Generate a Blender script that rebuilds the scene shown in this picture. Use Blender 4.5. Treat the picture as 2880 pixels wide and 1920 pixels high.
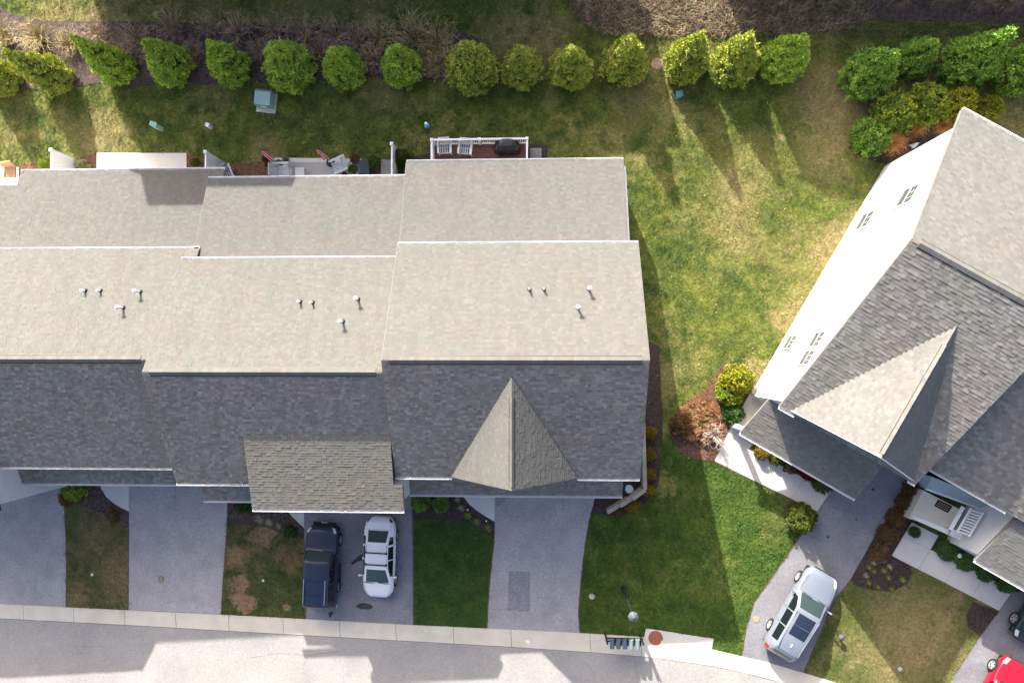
import bpy, math, random
import numpy as np
from mathutils import Vector, Matrix, Quaternion
random.seed(7); rng = np.random.default_rng(7)
for o in list(bpy.data.objects): bpy.data.objects.remove(o)
SC = bpy.context.scene; COL = SC.collection

# ------------------------------------------------------------------ camera, sky, sun, exposure
CAMH, FPX = 41.7, 1920.0                       # drone height (m), focal length in photo pixels (2880 wide)
NADIR = (1520.0, 1005.0)
dn = Vector(((NADIR[0]-1440)/FPX, -(NADIR[1]-960)/FPX, -1)).normalized()
CQ = dn.rotation_difference(Vector((0, 0, -1))); CR = CQ.to_matrix()
cam = bpy.data.cameras.new('camera'); camo = bpy.data.objects.new('camera', cam); COL.objects.link(camo)
cam.sensor_width = 36; cam.lens = 24; cam.clip_end = 2000
camo.location = (0, 0, CAMH); camo.rotation_mode = 'QUATERNION'; camo.rotation_quaternion = CQ
SC.camera = camo
SUN_EL, SUN_AZ = 26.6, 22.0                    # sun comes from the upper left of the picture (-X, +Y)
sd = Vector((-math.sin(math.radians(SUN_AZ))*math.cos(math.radians(SUN_EL)),
             math.cos(math.radians(SUN_AZ))*math.cos(math.radians(SUN_EL)), math.sin(math.radians(SUN_EL))))
world = bpy.data.worlds.new('World'); SC.world = world; world.use_nodes = True
wn = world.node_tree.nodes; wl = world.node_tree.links
sky = wn.new('ShaderNodeTexSky'); sky.sky_type = 'NISHITA'; sky.sun_disc = False
sky.sun_elevation = math.radians(SUN_EL); sky.sun_rotation = math.radians(-SUN_AZ)
sky.air_density = 0.55; sky.dust_density = 5.0; sky.ozone_density = 0.0
bg = wn['Background']; wl.new(sky.outputs[0], bg.inputs[0]); bg.inputs[1].default_value = 0.15
sun = bpy.data.lights.new('sun', 'SUN'); suno = bpy.data.objects.new('sun', sun); COL.objects.link(suno)
sun.energy = 4.3; sun.angle = math.radians(0.5); sun.color = (1.0, 0.95, 0.86)
suno.rotation_mode = 'QUATERNION'; suno.rotation_quaternion = sd.to_track_quat('Z', 'Y'); suno.location = (-20, 40, 60)
SC.view_settings.view_transform = 'Standard'; SC.view_settings.look = 'None'
SC.view_settings.gamma = 1; SC.view_settings.use_curve_mapping = False
SC.view_settings.exposure = 1.47

# ------------------------------------------------------------------ survey helpers: photo pixel -> place
KX = 0.05                                      # the ground rises 5 % towards +X
def ray(x, y): return CR @ Vector(((x-1440)/FPX, -(y-960)/FPX, -1))
def P(x, y, z):
    r = ray(x, y); s = (z-CAMH)/r.z; return Vector((r.x*s, r.y*s, z))
def G(x, y, dz=0.0):
    r = ray(x, y); s = (dz-CAMH)/(r.z-KX*r.x); return Vector((r.x*s, r.y*s, CAMH+r.z*s))
def gz(x): return KX*x
GN_ = Vector((-KX, 0, 1)).normalized()

# ------------------------------------------------------------------ materials
MATS = {}
def _new(name):
    m = bpy.data.materials.new(name); m.use_nodes = True; MATS[name] = m
    nt = m.node_tree; return m, nt, nt.nodes, nt.links, nt.nodes['Principled BSDF']
def rgb(c): return (c[0], c[1], c[2], 1)
def ramp(N, stops):
    r = N.new('ShaderNodeValToRGB'); e = r.color_ramp.elements
    while len(e) < len(stops): e.new(0.5)
    for i, (p, c) in enumerate(stops): e[i].position = p; e[i].color = rgb(c)
    return r
def mix(N, L, kind, f, a, b):
    m = N.new('ShaderNodeMix'); m.data_type = 'RGBA'; m.blend_type = kind
    for s, v in ((m.inputs[0], f), (m.inputs[6], a), (m.inputs[7], b)):
        if hasattr(v, 'links'): L.new(v, s)
        elif isinstance(v, (int, float)): s.default_value = v
        else: s.default_value = rgb(v)
    return m.outputs[2]
def math_(N, L, op, a, b=0.0, clamp=False):
    m = N.new('ShaderNodeMath'); m.operation = op; m.use_clamp = clamp
    for s, v in ((m.inputs[0], a), (m.inputs[1], b)):
        if hasattr(v, 'links'): L.new(v, s)
        else: s.default_value = v
    return m.outputs[0]
def noise(N, L, vec, scale, detail=3, rough=.55, dist=0):
    n = N.new('ShaderNodeTexNoise'); n.inputs['Scale'].default_value = scale
    n.inputs['Detail'].default_value = detail; n.inputs['Roughness'].default_value = rough
    n.inputs['Distortion'].default_value = dist; L.new(vec, n.inputs['Vector']); return n.outputs['Fac']
def bump(N, L, bs, h, strength, dist):
    b = N.new('ShaderNodeBump'); b.inputs['Strength'].default_value = strength; b.inputs['Distance'].default_value = dist
    L.new(h, b.inputs['Height']); L.new(b.outputs[0], bs.inputs['Normal'])
def scaled(N, L, vec, s):
    v = N.new('ShaderNodeVectorMath'); v.operation = 'MULTIPLY'; v.inputs[1].default_value = s; L.new(vec, v.inputs[0]); return v.outputs[0]
def mat(name, cols, scale=2.0, detail=4, fine=(0, 0), bmp=None, rough=.8, metal=0.0, spec=.3, rnd=0.0, stretch=None, coat=0, obj=False):
    """colour ramp over noise; optional fine grain, bump and per-piece brightness spread"""
    m, nt, N, L, bs = _new(name)
    if obj: vec = N.new('ShaderNodeTexCoord').outputs['Object']
    else: vec = N.new('ShaderNodeNewGeometry').outputs['Position']
    if stretch: vec = scaled(N, L, vec, stretch)
    if len(cols) == 1 and not fine[1] and not rnd:
        bs.inputs['Base Color'].default_value = rgb(cols[0])
    else:
        st = [(.28+.44*i/max(1, len(cols)-1), c) for i, c in enumerate(cols)]
        c = ramp(N, st); L.new(noise(N, L, vec, scale, detail), c.inputs[0]); out = c.outputs[0]
        if fine[1]:
            f = noise(N, L, vec, fine[0], 2)
            k = math_(N, L, 'ADD', math_(N, L, 'MULTIPLY', math_(N, L, 'SUBTRACT', f, .5), fine[1]*2), 1)
            out = mix(N, L, 'MULTIPLY', 1, out, k)
        if rnd:
            g = N.new('ShaderNodeNewGeometry'); oi = N.new('ShaderNodeObjectInfo')
            s = math_(N, L, 'FRACT', math_(N, L, 'ADD', g.outputs['Random Per Island'], oi.outputs['Random']))
            k = math_(N, L, 'ADD', math_(N, L, 'MULTIPLY', math_(N, L, 'SUBTRACT', s, .5), rnd*2), 1)
            out = mix(N, L, 'MULTIPLY', 1, out, k)
        L.new(out, bs.inputs['Base Color'])
    bs.inputs['Roughness'].default_value = rough; bs.inputs['Metallic'].default_value = metal
    bs.inputs['Specular IOR Level'].default_value = spec; bs.inputs['Coat Weight'].default_value = coat
    if bmp: bump(N, L, bs, noise(N, L, vec, bmp[0], 4), bmp[1], bmp[2])
    return m
def grass_mat(name, dark, mid, dry, dryness=0.5, patches=(), blade=False):
    m, nt, N, L, bs = _new(name)
    pos = N.new('ShaderNodeNewGeometry').outputs['Position']
    big = noise(N, L, pos, .2, 4, .55, 0); med = noise(N, L, pos, .9, 8, .68, 0); fin = noise(N, L, pos, 6.5, 5, .75)
    c1 = ramp(N, [(.36, dark), (.64, mid)]); L.new(med, c1.inputs[0])
    df = math_(N, L, 'ADD', math_(N, L, 'MULTIPLY', big, .55), math_(N, L, 'MULTIPLY', med, .45)); n2 = noise(N, L, pos, 2.6, 6, .7)
    for (x, y, r, k) in patches:
        d = N.new('ShaderNodeVectorMath'); d.operation = 'DISTANCE'; L.new(pos, d.inputs[0]); d.inputs[1].default_value = (x, y, gz(x))
        wob = math_(N, L, 'ADD', d.outputs['Value'], math_(N, L, 'MULTIPLY', math_(N, L, 'SUBTRACT', n2 if r < 1.3 else med, .5), r*3.4))
        mr = N.new('ShaderNodeMapRange'); mr.interpolation_type = 'SMOOTHSTEP'; L.new(wob, mr.inputs[0])
        mr.inputs[1].default_value = r*1.15; mr.inputs[2].default_value = r*.45; mr.inputs[3].default_value = 0; mr.inputs[4].default_value = k
        df = math_(N, L, 'ADD', df, mr.outputs[0])
    mr = N.new('ShaderNodeMapRange'); L.new(df, mr.inputs[0]); mr.inputs[1].default_value = .66-.3*dryness; mr.inputs[2].default_value = .86-.3*dryness
    mr.inputs[3].default_value = 0; mr.inputs[4].default_value = .85
    # sparse dry blades mixed in everywhere
    c = mix(N, L, 'MIX', mr.outputs[0], c1.outputs[0], dry)
    k = math_(N, L, 'ADD', math_(N, L, 'MULTIPLY', math_(N, L, 'SUBTRACT', fin, .5), 3.0), 1)
    if blade:
        oi = N.new('ShaderNodeObjectInfo'); g = N.new('ShaderNodeNewGeometry')
        k = math_(N, L, 'ADD', math_(N, L, 'MULTIPLY', oi.outputs['Random'], .9), math_(N, L, 'ADD', .45, math_(N, L, 'MULTIPLY', g.outputs['Random Per Island'], .5)))
    L.new(mix(N, L, 'MULTIPLY', 1, c, k), bs.inputs['Base Color'])
    bs.inputs['Roughness'].default_value = .75; bs.inputs['Specular IOR Level'].default_value = .15
    if not blade: bump(N, L, bs, fin, 1.0, .09)
    else: bs.inputs['Subsurface Weight'].default_value = 0
    return m
def shingle_mat(name, cols, rnd=.05):
    m, nt, N, L, bs = _new(name)
    pos = N.new('ShaderNodeNewGeometry').outputs['Position']
    g = N.new('ShaderNodeNewGeometry'); oi = N.new('ShaderNodeObjectInfo')
    s = math_(N, L, 'FRACT', math_(N, L, 'ADD', g.outputs['Random Per Island'], oi.outputs['Random']))
    s2 = math_(N, L, 'FRACT', math_(N, L, 'MULTIPLY', s, 17.3))
    c = ramp(N, [(0, cols[0]), (.42, cols[1]), (.72, cols[2]), (1, cols[3])]); L.new(s, c.inputs[0])
    tint = ramp(N, [(.38, (1.03, .99, .965)), (.5, (1, 1, 1)), (.62, (.97, 1.005, .97))]); L.new(noise(N, L, pos, .45, 4, .6), tint.inputs[0])
    out = mix(N, L, 'MULTIPLY', 1, c.outputs[0], tint.outputs[0])
    k = math_(N, L, 'ADD', math_(N, L, 'MULTIPLY', math_(N, L, 'SUBTRACT', s2, .5), rnd*2), 1)
    gr = noise(N, L, pos, 60, 2); k = math_(N, L, 'MULTIPLY', k, math_(N, L, 'ADD', .84, math_(N, L, 'MULTIPLY', gr, .32)))
    stv = noise(N, L, scaled(N, L, pos, (2.2, .35, .35)), 1.0, 4, .6)
    k = math_(N, L, 'MULTIPLY', k, math_(N, L, 'ADD', .87, math_(N, L, 'MULTIPLY', stv, .26)))
    L.new(mix(N, L, 'MULTIPLY', 1, out, k), bs.inputs['Base Color'])
    bs.inputs['Roughness'].default_value = .92; bs.inputs['Specular IOR Level'].default_value = .2
    bump(N, L, bs, gr, .35, .01)
    return m
def leaf_mat(name, cols, rnd=.35):
    m = mat(name, cols, 1.6, 4, (0, 0), None, .7, 0, .2, rnd); return m
def glass_mat(name, col, rough=.06):
    m, nt, N, L, bs = _new(name)
    bs.inputs['Base Color'].default_value = rgb(col); bs.inputs['Roughness'].default_value = rough
    bs.inputs['Specular IOR Level'].default_value = .6; return m
def paint_mat(name, col, metal=.0, rough=.3):
    m = mat(name, [tuple(c*.93 for c in col), col], 1.2, 2, (0, 0), None, rough, metal, .4, 0, None, .35, True); return m

M = {}
M['shingle'] = shingle_mat('weathered_shingle', [(0.1197, 0.1175, 0.1110), (0.1253, 0.1242, 0.1166), (0.1303, 0.1286, 0.1211), (0.1409, 0.1403, 0.1311)])
M['shinglew'] = shingle_mat('sunlit_tone_shingle', [(0.144, 0.139, 0.125), (0.150, 0.147, 0.132), (0.156, 0.152, 0.137), (0.169, 0.166, 0.148)])  # weathered shingle made paler, painting in the low garage roof's stronger sun
M['shingle2'] = shingle_mat('grey_shingle', [(0.1393, 0.1375, 0.1319), (0.1528, 0.1517, 0.1448), (0.1621, 0.1604, 0.1529), (0.1775, 0.1764, 0.1671)])
M['shinglef'] = shingle_mat('front_shingle', [(0.160, 0.150, 0.137), (0.196, 0.186, 0.171), (0.214, 0.203, 0.186), (0.264, 0.251, 0.230)], .06)  # same roofing as the rear, toned separately to lift the shaded front slopes
M['shinglef2'] = shingle_mat('front_grey_shingle', [(0.165, 0.157, 0.145), (0.203, 0.193, 0.179), (0.221, 0.211, 0.194), (0.269, 0.256, 0.237)], .06)  # front-slope copy of the grey roofing, its shade lifted in the colour
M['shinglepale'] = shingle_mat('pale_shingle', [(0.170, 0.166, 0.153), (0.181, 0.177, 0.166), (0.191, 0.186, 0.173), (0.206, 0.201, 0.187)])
M['deckwood'] = mat('roof_sheathing', [(.05, .05, .05)], rough=.95)
M['siding'] = mat('white_siding', [(0.622, 0.630, 0.638), (0.672, 0.672, 0.664)], 1.5, 3, (0, 0), None, .5)
M['bluesiding'] = mat('blue_grey_siding', [(.28, .35, .38), (.32, .39, .42)], 1.5, 3, (0, 0), None, .6)
M['trim'] = mat('white_trim', [(.78, .79, .80), (.83, .83, .83)], 3, 3, (0, 0), None, .4)
M['drip'] = mat('brown_grey_drip_edge', [(.17, .165, .155), (.2, .195, .185)], 4, rough=.8)
M['pvc'] = mat('white_plastic', [(.8, .8, .8)], rough=.4)
M['rubber'] = mat('black_rubber', [(.02, .02, .022)], rough=.75)
M['dark'] = mat('dark_metal', [(.025, .025, .028)], rough=.5)
M['flash'] = mat('lead_flashing', [(.14, .14, .15), (.18, .17, .19)], 9, rough=.6)
M['concrete'] = mat('light_concrete', [(0.535, 0.494, 0.408), (0.608, 0.560, 0.465), (0.656, 0.608, 0.510)], .9, 6, (14, .12), (30, .25, .01), .9)
M['concrete2'] = mat('pale_concrete', [(0.506, 0.484, 0.462), (0.583, 0.561, 0.533)], 1.1, 6, (14, .10), (60, .25, .01), .9)
M['road'] = mat('worn_road_asphalt', [(0.275, 0.265, 0.256), (0.315, 0.304, 0.289), (0.343, 0.333, 0.313)], .5, 6, (9, .3), (14, .5, .02), .95, 0, .15)
M['drive'] = mat('sealed_driveway_asphalt', [(0.277, 0.269, 0.277), (0.331, 0.320, 0.326), (0.378, 0.364, 0.369)], .8, 8, (9, .38), (14, .6, .03), .93, 0, .15)
M['drivedark'] = mat('fresh_driveway_asphalt', [(0.168, 0.168, 0.189), (0.206, 0.207, 0.227), (0.242, 0.241, 0.260)], .8, 8, (9, .36), (14, .6, .03), .93, 0, .15)
M['patch'] = mat('asphalt_patch', [(0.211, 0.211, 0.230), (0.262, 0.261, 0.284)], 1.6, 7, (9, .5), (14, .5, .03), .93, 0, .15)
M['stain'] = mat('oil_stain', [(.035, .035, .04), (.05, .05, .055)], 4, 4, (30, .2), None, .7)
M['mulch'] = mat('dark_bark_mulch', [(.03, .022, .021), (.06, .044, .040), (.095, .07, .062)], 9, 8, (16, .5), (22, 1, .08), .95)
M['mulchred'] = mat('red_brown_mulch', [(.10, .045, .028), (.17, .085, .055), (.22, .12, .08)], 5, 6, (40, .5), (22, 1, .08), .95)
M['mulchpur'] = mat('purple_brown_mulch', [(.05, .035, .034), (.095, .068, .062), (.15, .112, .098)], 5, 8, (14, .5), (22, 1, .08), .95)
M['chip'] = mat('bark_chip', [(.03, .02, .018), (.10, .07, .055)], 20, 3, (0, 0), None, .95, 0, .1, .6)
M['wood'] = mat('red_brown_deck_board', [(.155, .072, .055), (.19, .092, .072)], 3, 4, (30, .2), None, .7, 0, .3, .12, (1, 6, 1))
M['greywood'] = mat('grey_weathered_wood', [(.19, .195, .21), (.26, .265, .28)], 4, 4, (30, .25), None, .85, 0, .2, .1, (1, 8, 1))
M['brownwood'] = mat('dark_brown_wood', [(.11, .08, .065), (.15, .11, .09)], 4, 4, (30, .25), None, .8, 0, .2, .15)
M['stone'] = mat('tan_wall_stone', [(0.270, 0.240, 0.203), (0.345, 0.315, 0.270)], 5, 5, (30, .2), (30, .4, .01), .9, 0, .2, .12)
M['arb'] = leaf_mat('arborvitae_green', [(0.220, 0.349, 0.050), (0.378, 0.532, 0.068), (0.594, 0.697, 0.097)])
M['arb2'] = leaf_mat('arborvitae_deep_green', [(0.125, 0.270, 0.043), (0.235, 0.407, 0.060), (0.394, 0.543, 0.074)])
M['arb3'] = leaf_mat('arborvitae_bronzed', [(0.225, 0.287, 0.047), (0.374, 0.429, 0.070), (0.565, 0.543, 0.095)])
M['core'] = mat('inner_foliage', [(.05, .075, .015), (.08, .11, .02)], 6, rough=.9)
M['gold'] = leaf_mat('gold_green_foliage', [(0.156, 0.192, 0.018), (0.288, 0.300, 0.022), (0.432, 0.384, 0.024)])
M['goldmix'] = leaf_mat('yellow_green_foliage', [(0.117, 0.195, 0.023), (0.234, 0.312, 0.031), (0.429, 0.450, 0.039)])
M['globe'] = leaf_mat('bright_green_foliage', [(0.101, 0.203, 0.030), (0.186, 0.321, 0.043), (0.287, 0.439, 0.060)])
M['deepg'] = leaf_mat('dark_green_foliage', [(0.034, 0.085, 0.023), (0.068, 0.144, 0.034), (0.118, 0.203, 0.051)])
M['olive'] = leaf_mat('olive_foliage', [(0.069, 0.094, 0.015), (0.112, 0.138, 0.020), (0.163, 0.175, 0.025)])
M['ochre'] = leaf_mat('ochre_autumn_foliage', [(.16, .10, .012), (.27, .17, .018), (.36, .24, .025)])
M['rust'] = leaf_mat('rust_brown_foliage', [(0.090, 0.048, 0.026), (0.156, 0.078, 0.036), (0.228, 0.120, 0.054)])
M['russet'] = leaf_mat('russet_dry_foliage', [(.17, .075, .035), (.27, .125, .06), (.36, .19, .10)])
M['redleaf'] = leaf_mat('crimson_foliage', [(.12, .012, .02), (.22, .02, .03), (.30, .05, .04)])
M['orange'] = leaf_mat('orange_dry_grass', [(0.350, 0.140, 0.035), (0.595, 0.263, 0.079), (0.805, 0.438, 0.158)])
M['straw'] = leaf_mat('pale_straw', [(.24, .22, .12), (.36, .33, .18), (.48, .45, .28)])
M['twig'] = leaf_mat('grey_brown_twigs', [(0.256, 0.184, 0.125), (0.413, 0.301, 0.205), (0.599, 0.458, 0.308)])
M['twigo'] = leaf_mat('olive_brown_twigs', [(0.227, 0.196, 0.091), (0.370, 0.301, 0.137), (0.541, 0.434, 0.205)])
M['paletwig'] = leaf_mat('bleached_twigs', [(.38, .30, .27), (.52, .43, .38), (.6, .52, .46)])
M['weed'] = leaf_mat('dry_weeds', [(0.115, 0.088, 0.061), (0.230, 0.169, 0.115), (0.432, 0.324, 0.216)], .5)
M['weedg'] = leaf_mat('green_weeds', [(0.070, 0.084, 0.035), (0.126, 0.140, 0.049), (0.210, 0.196, 0.084)], .5)
M['bark'] = mat('bark', [(.07, .05, .035), (.11, .08, .06)], 8, rough=.95)
M['transformer'] = mat('pale_blue_green_enamel', [(.25, .40, .39), (.29, .45, .43)], 2, rough=.5)
M['pedestal'] = mat('mint_green_plastic', [(.30, .52, .40), (.34, .56, .44)], 2, rough=.5)
M['chairblue'] = mat('pale_blue_grey_paint', [(.44, .50, .54), (.50, .56, .60)], 3, rough=.5)
M['chairgrey'] = mat('light_grey_paint', [(.58, .60, .62), (.66, .68, .70)], 3, rough=.5)
M['cover'] = mat('black_vinyl_cover', [(.018, .019, .022), (.026, .027, .03)], 4, rough=.38, spec=.5)
M['redcloth'] = mat('red_canvas', [(.55, .03, .045), (.68, .05, .06)], 4, rough=.8)
M['whitecloth'] = mat('faded_pink_canvas', [(.68, .48, .48), (.75, .62, .62)], 4, rough=.8)
M['terracotta'] = mat('terracotta', [(.30, .11, .06), (.36, .15, .09)], 5, rough=.85)
M['potgrey'] = mat('grey_glazed_pot', [(.32, .33, .33), (.40, .41, .40)], 5, rough=.5)
M['pottan'] = mat('tan_pot', [(.48, .37, .24), (.55, .43, .29)], 5, rough=.7)
M['soil'] = mat('potting_soil', [(.02, .016, .012), (.04, .03, .022)], 20, rough=1)
M['rug'] = mat('grey_outdoor_rug', [(.30, .30, .31), (.345, .345, .355)], 6, 3, (60, .15), None, .95)
M['navy'] = mat('navy_plastic', [(.02, .03, .055)], rough=.5)
M['tan_cushion'] = mat('tan_cushion', [(.30, .19, .10), (.35, .23, .13)], 4, rough=.85)
M['bluemail'] = mat('slate_blue_enamel', [(.085, .135, .175), (.10, .155, .20)], 3, rough=.4)
M['greenmail'] = mat('sage_green_enamel', [(0.150, 0.216, 0.216), (0.168, 0.234, 0.234)], 3, rough=.4)
M['rustlid'] = mat('rusty_cast_iron', [(.27, .085, .055), (.34, .125, .085)], 7, 5, (40, .25), (50, .4, .01), .9)
M['tanlid'] = mat('tan_cast_lid', [(.28, .20, .14), (.38, .28, .21)], 9, rough=.9)
M['lampglass'] = mat('frosted_lamp_glass', [(.075, .085, .105), (.10, .115, .135)], 6, rough=.5, spec=.25)
M['teal'] = mat('teal_enamel', [(.06, .22, .26), (.10, .28, .31)], 5, rough=.5)
M['lidblue'] = mat('pale_blue_plastic_lid', [(.42, .55, .62), (.48, .60, .66)], 5, rough=.4)
M['green_bin'] = mat('green_plastic', [(.02, .16, .11)], rough=.5)
M['tyre'] = mat('tyre_rubber', [(.018, .018, .019)], rough=.85)
M['rim'] = mat('silver_alloy', [(.42, .43, .45)], rough=.35, metal=.3, spec=.6)
M['autoglass'] = glass_mat('tinted_car_glass', (.008, .012, .014), .08)
M['autoglass2'] = glass_mat('green_windscreen', (.028, .048, .044), .06)
M['roofglass'] = glass_mat('dark_sunroof_glass', (.015, .022, .045), .08)
M['winglass'] = glass_mat('window_glass', (.085, .095, .095), .08)
M['red_lens'] = mat('red_lamp_lens', [(.45, .01, .015)], rough=.2, spec=.6)
M['clear_lens'] = glass_mat('clear_lamp_lens', (.55, .58, .60), .12)
M['chrome'] = mat('chrome', [(.7, .7, .72)], rough=.15, metal=1)
M['whitepaint'] = paint_mat('pearl_white_car_paint', (.82, .82, .83))
M['navypaint'] = paint_mat('dark_navy_car_paint', (.014, .026, .06))
M['silverpaint'] = paint_mat('silver_blue_car_paint', (.265, .305, .37), .4)
M['redpaint'] = paint_mat('crimson_car_paint', (.42, .012, .035), .25)
M['blackpaint'] = paint_mat('black_teal_car_paint', (.015, .03, .035))
M['lit_lid'] = mat('white_round_cap', [(.75, .75, .74)], rough=.5)
M['matink'] = mat('door_mat_pale_print', [(.38, .30, .20)], rough=.9)
M['matblack'] = mat('door_mat_fibre', [(.02, .02, .024)], rough=1)
M['plate'] = mat('licence_plate_white', [(.7, .7, .68)], rough=.4)

# lawns (colour patches are dead turf with their own place)
def pt(x, y, r, k): p = G(x, y); return (p.x, p.y, r, k)
DRY = (.275, .225, .095); DG = (.048, .080, .016); MG = (.15, .172, .034)
back_p = [pt(2080, 620, 4, .03), pt(2180, 800, 3.5, .03), pt(1750, 1600, 6, -.3), pt(1950, 1450, 5, -.25), pt(1650, 1550, 4, -.2), pt(1980, 1700, 5, -.22), pt(2120, 1480, 4, -.15), pt(1000, 30, 6, .1), pt(2380, 330, 2.6, .22), pt(2300, 260, 2.4, .16), pt(2330, 430, 2.4, .12), pt(2150, 640, 2.5, .06), pt(2350, 720, 2.2, .2), pt(2240, 900, 1.4, .25), pt(2130, 1060, 1.2, .25),
          pt(2420, 640, 1.4, .25), pt(740, 430, 1.6, .18), pt(300, 400, 2.4, .16), pt(1500, 90, 3, .14), pt(260, 30, 5, .14), pt(700, 40, 5, .1), pt(2100, 480, 2.5, .14), pt(2800, 300, 3.5, .28), pt(2650, 300, 3, .25), pt(1760, 300, 1.6, .1), pt(1700, 400, 1.4, .12)]
fl_p = [pt(275, 1470, 1.6, .12), pt(215, 1690, 1.2, .14), pt(350, 1600, 1.8, .12)]
fm_p = [pt(676, 1640, .55, .34), pt(690, 1690, .75, .36), pt(668, 1684, .5, .3), pt(808, 1709, .3, .34), pt(740, 1500, .9, .16), pt(660, 1560, .8, .12)]
fr_p = [pt(1870, 1360, .8, .3), pt(2180, 1500, 1.5, .05), pt(1860, 1400, 1.2, .12)]
ff_p = [pt(2560, 1720, 3, .2), pt(2620, 1840, 3, .1)]
M['lawn'] = grass_mat('back_lawn_turf', DG, MG, DRY, .55, back_p); M['lawn_b'] = grass_mat('back_lawn_blade', DG, MG, DRY, .55, back_p, True)
M['lawnfl'] = grass_mat('thin_front_turf', (.07, .085, .026), (.125, .13, .042), (.25, .18, .095), .62, fl_p)
M['lawnfm'] = grass_mat('patchy_front_turf', (.045, .075, .02), (.10, .11, .034), (.32, .205, .125), .5, fm_p)
M['lawnfc'] = grass_mat('lush_front_turf', (.030, .070, .014), (.058, .105, .02), (.12, .12, .036), .2)
M['lawnfr'] = grass_mat('lush_side_turf', (.036, .078, .013), (.088, .135, .022), (.21, .19, .065), .30, fr_p)
M['lawnff'] = grass_mat('yellowed_front_turf', (.075, .10, .026), (.14, .15, .042), (.27, .215, .10), .55, ff_p)

# ------------------------------------------------------------------ mesh helpers
def tag(o, label=None, cat=None, group=None, kind=None):
    if label: o['label'] = label
    if cat: o['category'] = cat
    if group: o['group'] = group
    if kind: o['kind'] = kind
    return o
WM = {}
def root(name, loc, rotz=0, label=None, cat=None, group=None, quat=None):
    o = bpy.data.objects.new(name, None); COL.objects.link(o); o.empty_display_size = .3
    o.location = loc; o.rotation_mode = 'QUATERNION'
    q = quat if quat is not None else Quaternion((0, 0, 1), rotz); o.rotation_quaternion = q
    WM[o] = Matrix.Translation(Vector(loc)) @ q.to_matrix().to_4x4()
    tag(o, label, cat, group); return o
def adopt(child, parent, world_space=True):
    child.parent = parent
    if world_space and parent in WM: child.matrix_parent_inverse = WM[parent].inverted()
    return child
class B:
    def __init__(s): s.v = []; s.f = []
    def add(s, vs, fs):
        n = len(s.v); s.v += [tuple(v) for v in vs]; s.f += [tuple(i+n for i in f) for f in fs]; return s
    def obox(s, o, a, b, c):
        o, a, b, c = Vector(o), Vector(a), Vector(b), Vector(c)
        if a.cross(b).dot(c) < 0: a, b = b, a
        return s.add([o, o+a, o+a+b, o+b, o+c, o+a+c, o+a+b+c, o+b+c],
                     [(3, 2, 1, 0), (4, 5, 6, 7), (0, 1, 5, 4), (1, 2, 6, 5), (2, 3, 7, 6), (3, 0, 4, 7)])
    def box(s, x0, y0, z0, x1, y1, z1):
        return s.obox((x0, y0, z0), (x1-x0, 0, 0), (0, y1-y0, 0), (0, 0, z1-z0))
    def cbox(s, c, sx, sy, sz, rz=0):
        m = Matrix.Rotation(rz, 3, 'Z'); a, b = m @ Vector((sx, 0, 0)), m @ Vector((0, sy, 0))
        return s.obox(Vector(c)-a/2-b/2, a, b, (0, 0, sz))
    def tube(s, p0, p1, r0, r1=None, n=8, caps=True):
        p0, p1 = Vector(p0), Vector(p1); r1 = r0 if r1 is None else r1
        d = (p1-p0).normalized(); a = d.orthogonal().normalized(); b = d.cross(a)
        vs = []
        for p, r in ((p0, r0), (p1, r1)):
            for i in range(n):
                t = 2*math.pi*i/n; vs.append(p+a*math.cos(t)*r+b*math.sin(t)*r)
        fs = [(i, (i+1) % n, n+(i+1) % n, n+i) for i in range(n)]
        if caps: fs += [tuple(range(n-1, -1, -1)), tuple(range(n, 2*n))]
        return s.add(vs, fs)
    def lathe(s, c, prof, n=20):
        c = Vector(c); vs = []; fs = []
        for (r, z) in prof:
            for i in range(n):
                t = 2*math.pi*i/n; vs.append(c+Vector((r*math.cos(t), r*math.sin(t), z)))
        for k in range(len(prof)-1):
            for i in range(n): fs.append((k*n+i, k*n+(i+1) % n, (k+1)*n+(i+1) % n, (k+1)*n+i))
        fs.append(tuple(range(n-1, -1, -1))); fs.append(tuple((len(prof)-1)*n+i for i in range(n)))
        return s.add(vs, fs)
    def prism(s, pts, d):
        """polygon pts (3-D) extruded by vector d (towards the underside)"""
        d = Vector(d); pts = [Vector(p) for p in pts]; n = len(pts)
        nr = Vector((0, 0, 0))
        for i in range(n): nr += (pts[i]-pts[0]).cross(pts[(i+1) % n]-pts[0])
        if nr.dot(d) > 0: pts = pts[::-1]
        return s.add(pts+[p+d for p in pts], [tuple(range(n)), tuple(range(2*n-1, n-1, -1))]+[(i, n+i, n+(i+1) % n, (i+1) % n) for i in range(n)])
    def mesh(s, name):
        me = bpy.data.meshes.new(name); me.from_pydata(s.v, [], s.f); me.update(); return me
    def obj(s, name, m, parent=None, smooth=False, world_space=True):
        me = s.mesh(name); me.materials.append(M[m] if isinstance(m, str) else m)
        if smooth:
            for p in me.polygons: p.use_smooth = True
        o = bpy.data.objects.new(name, me); COL.objects.link(o)
        if parent: adopt(o, parent, world_space)
        return o
def inst(me, name, parent=None, mtx=None):
    o = bpy.data.objects.new(name, me); COL.objects.link(o)
    if parent: o.parent = parent
    if mtx is not None: o.matrix_local = mtx
    return o
def copy_tree(o, parent=None):
    c = o.copy(); COL.objects.link(c); c.parent = parent
    if parent: c.matrix_parent_inverse = o.matrix_parent_inverse.copy()
    for ch in list(o.children): copy_tree(ch, c)
    return c
EXCL = []
def smooth_poly(pts, closed_idx=None): return pts
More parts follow.
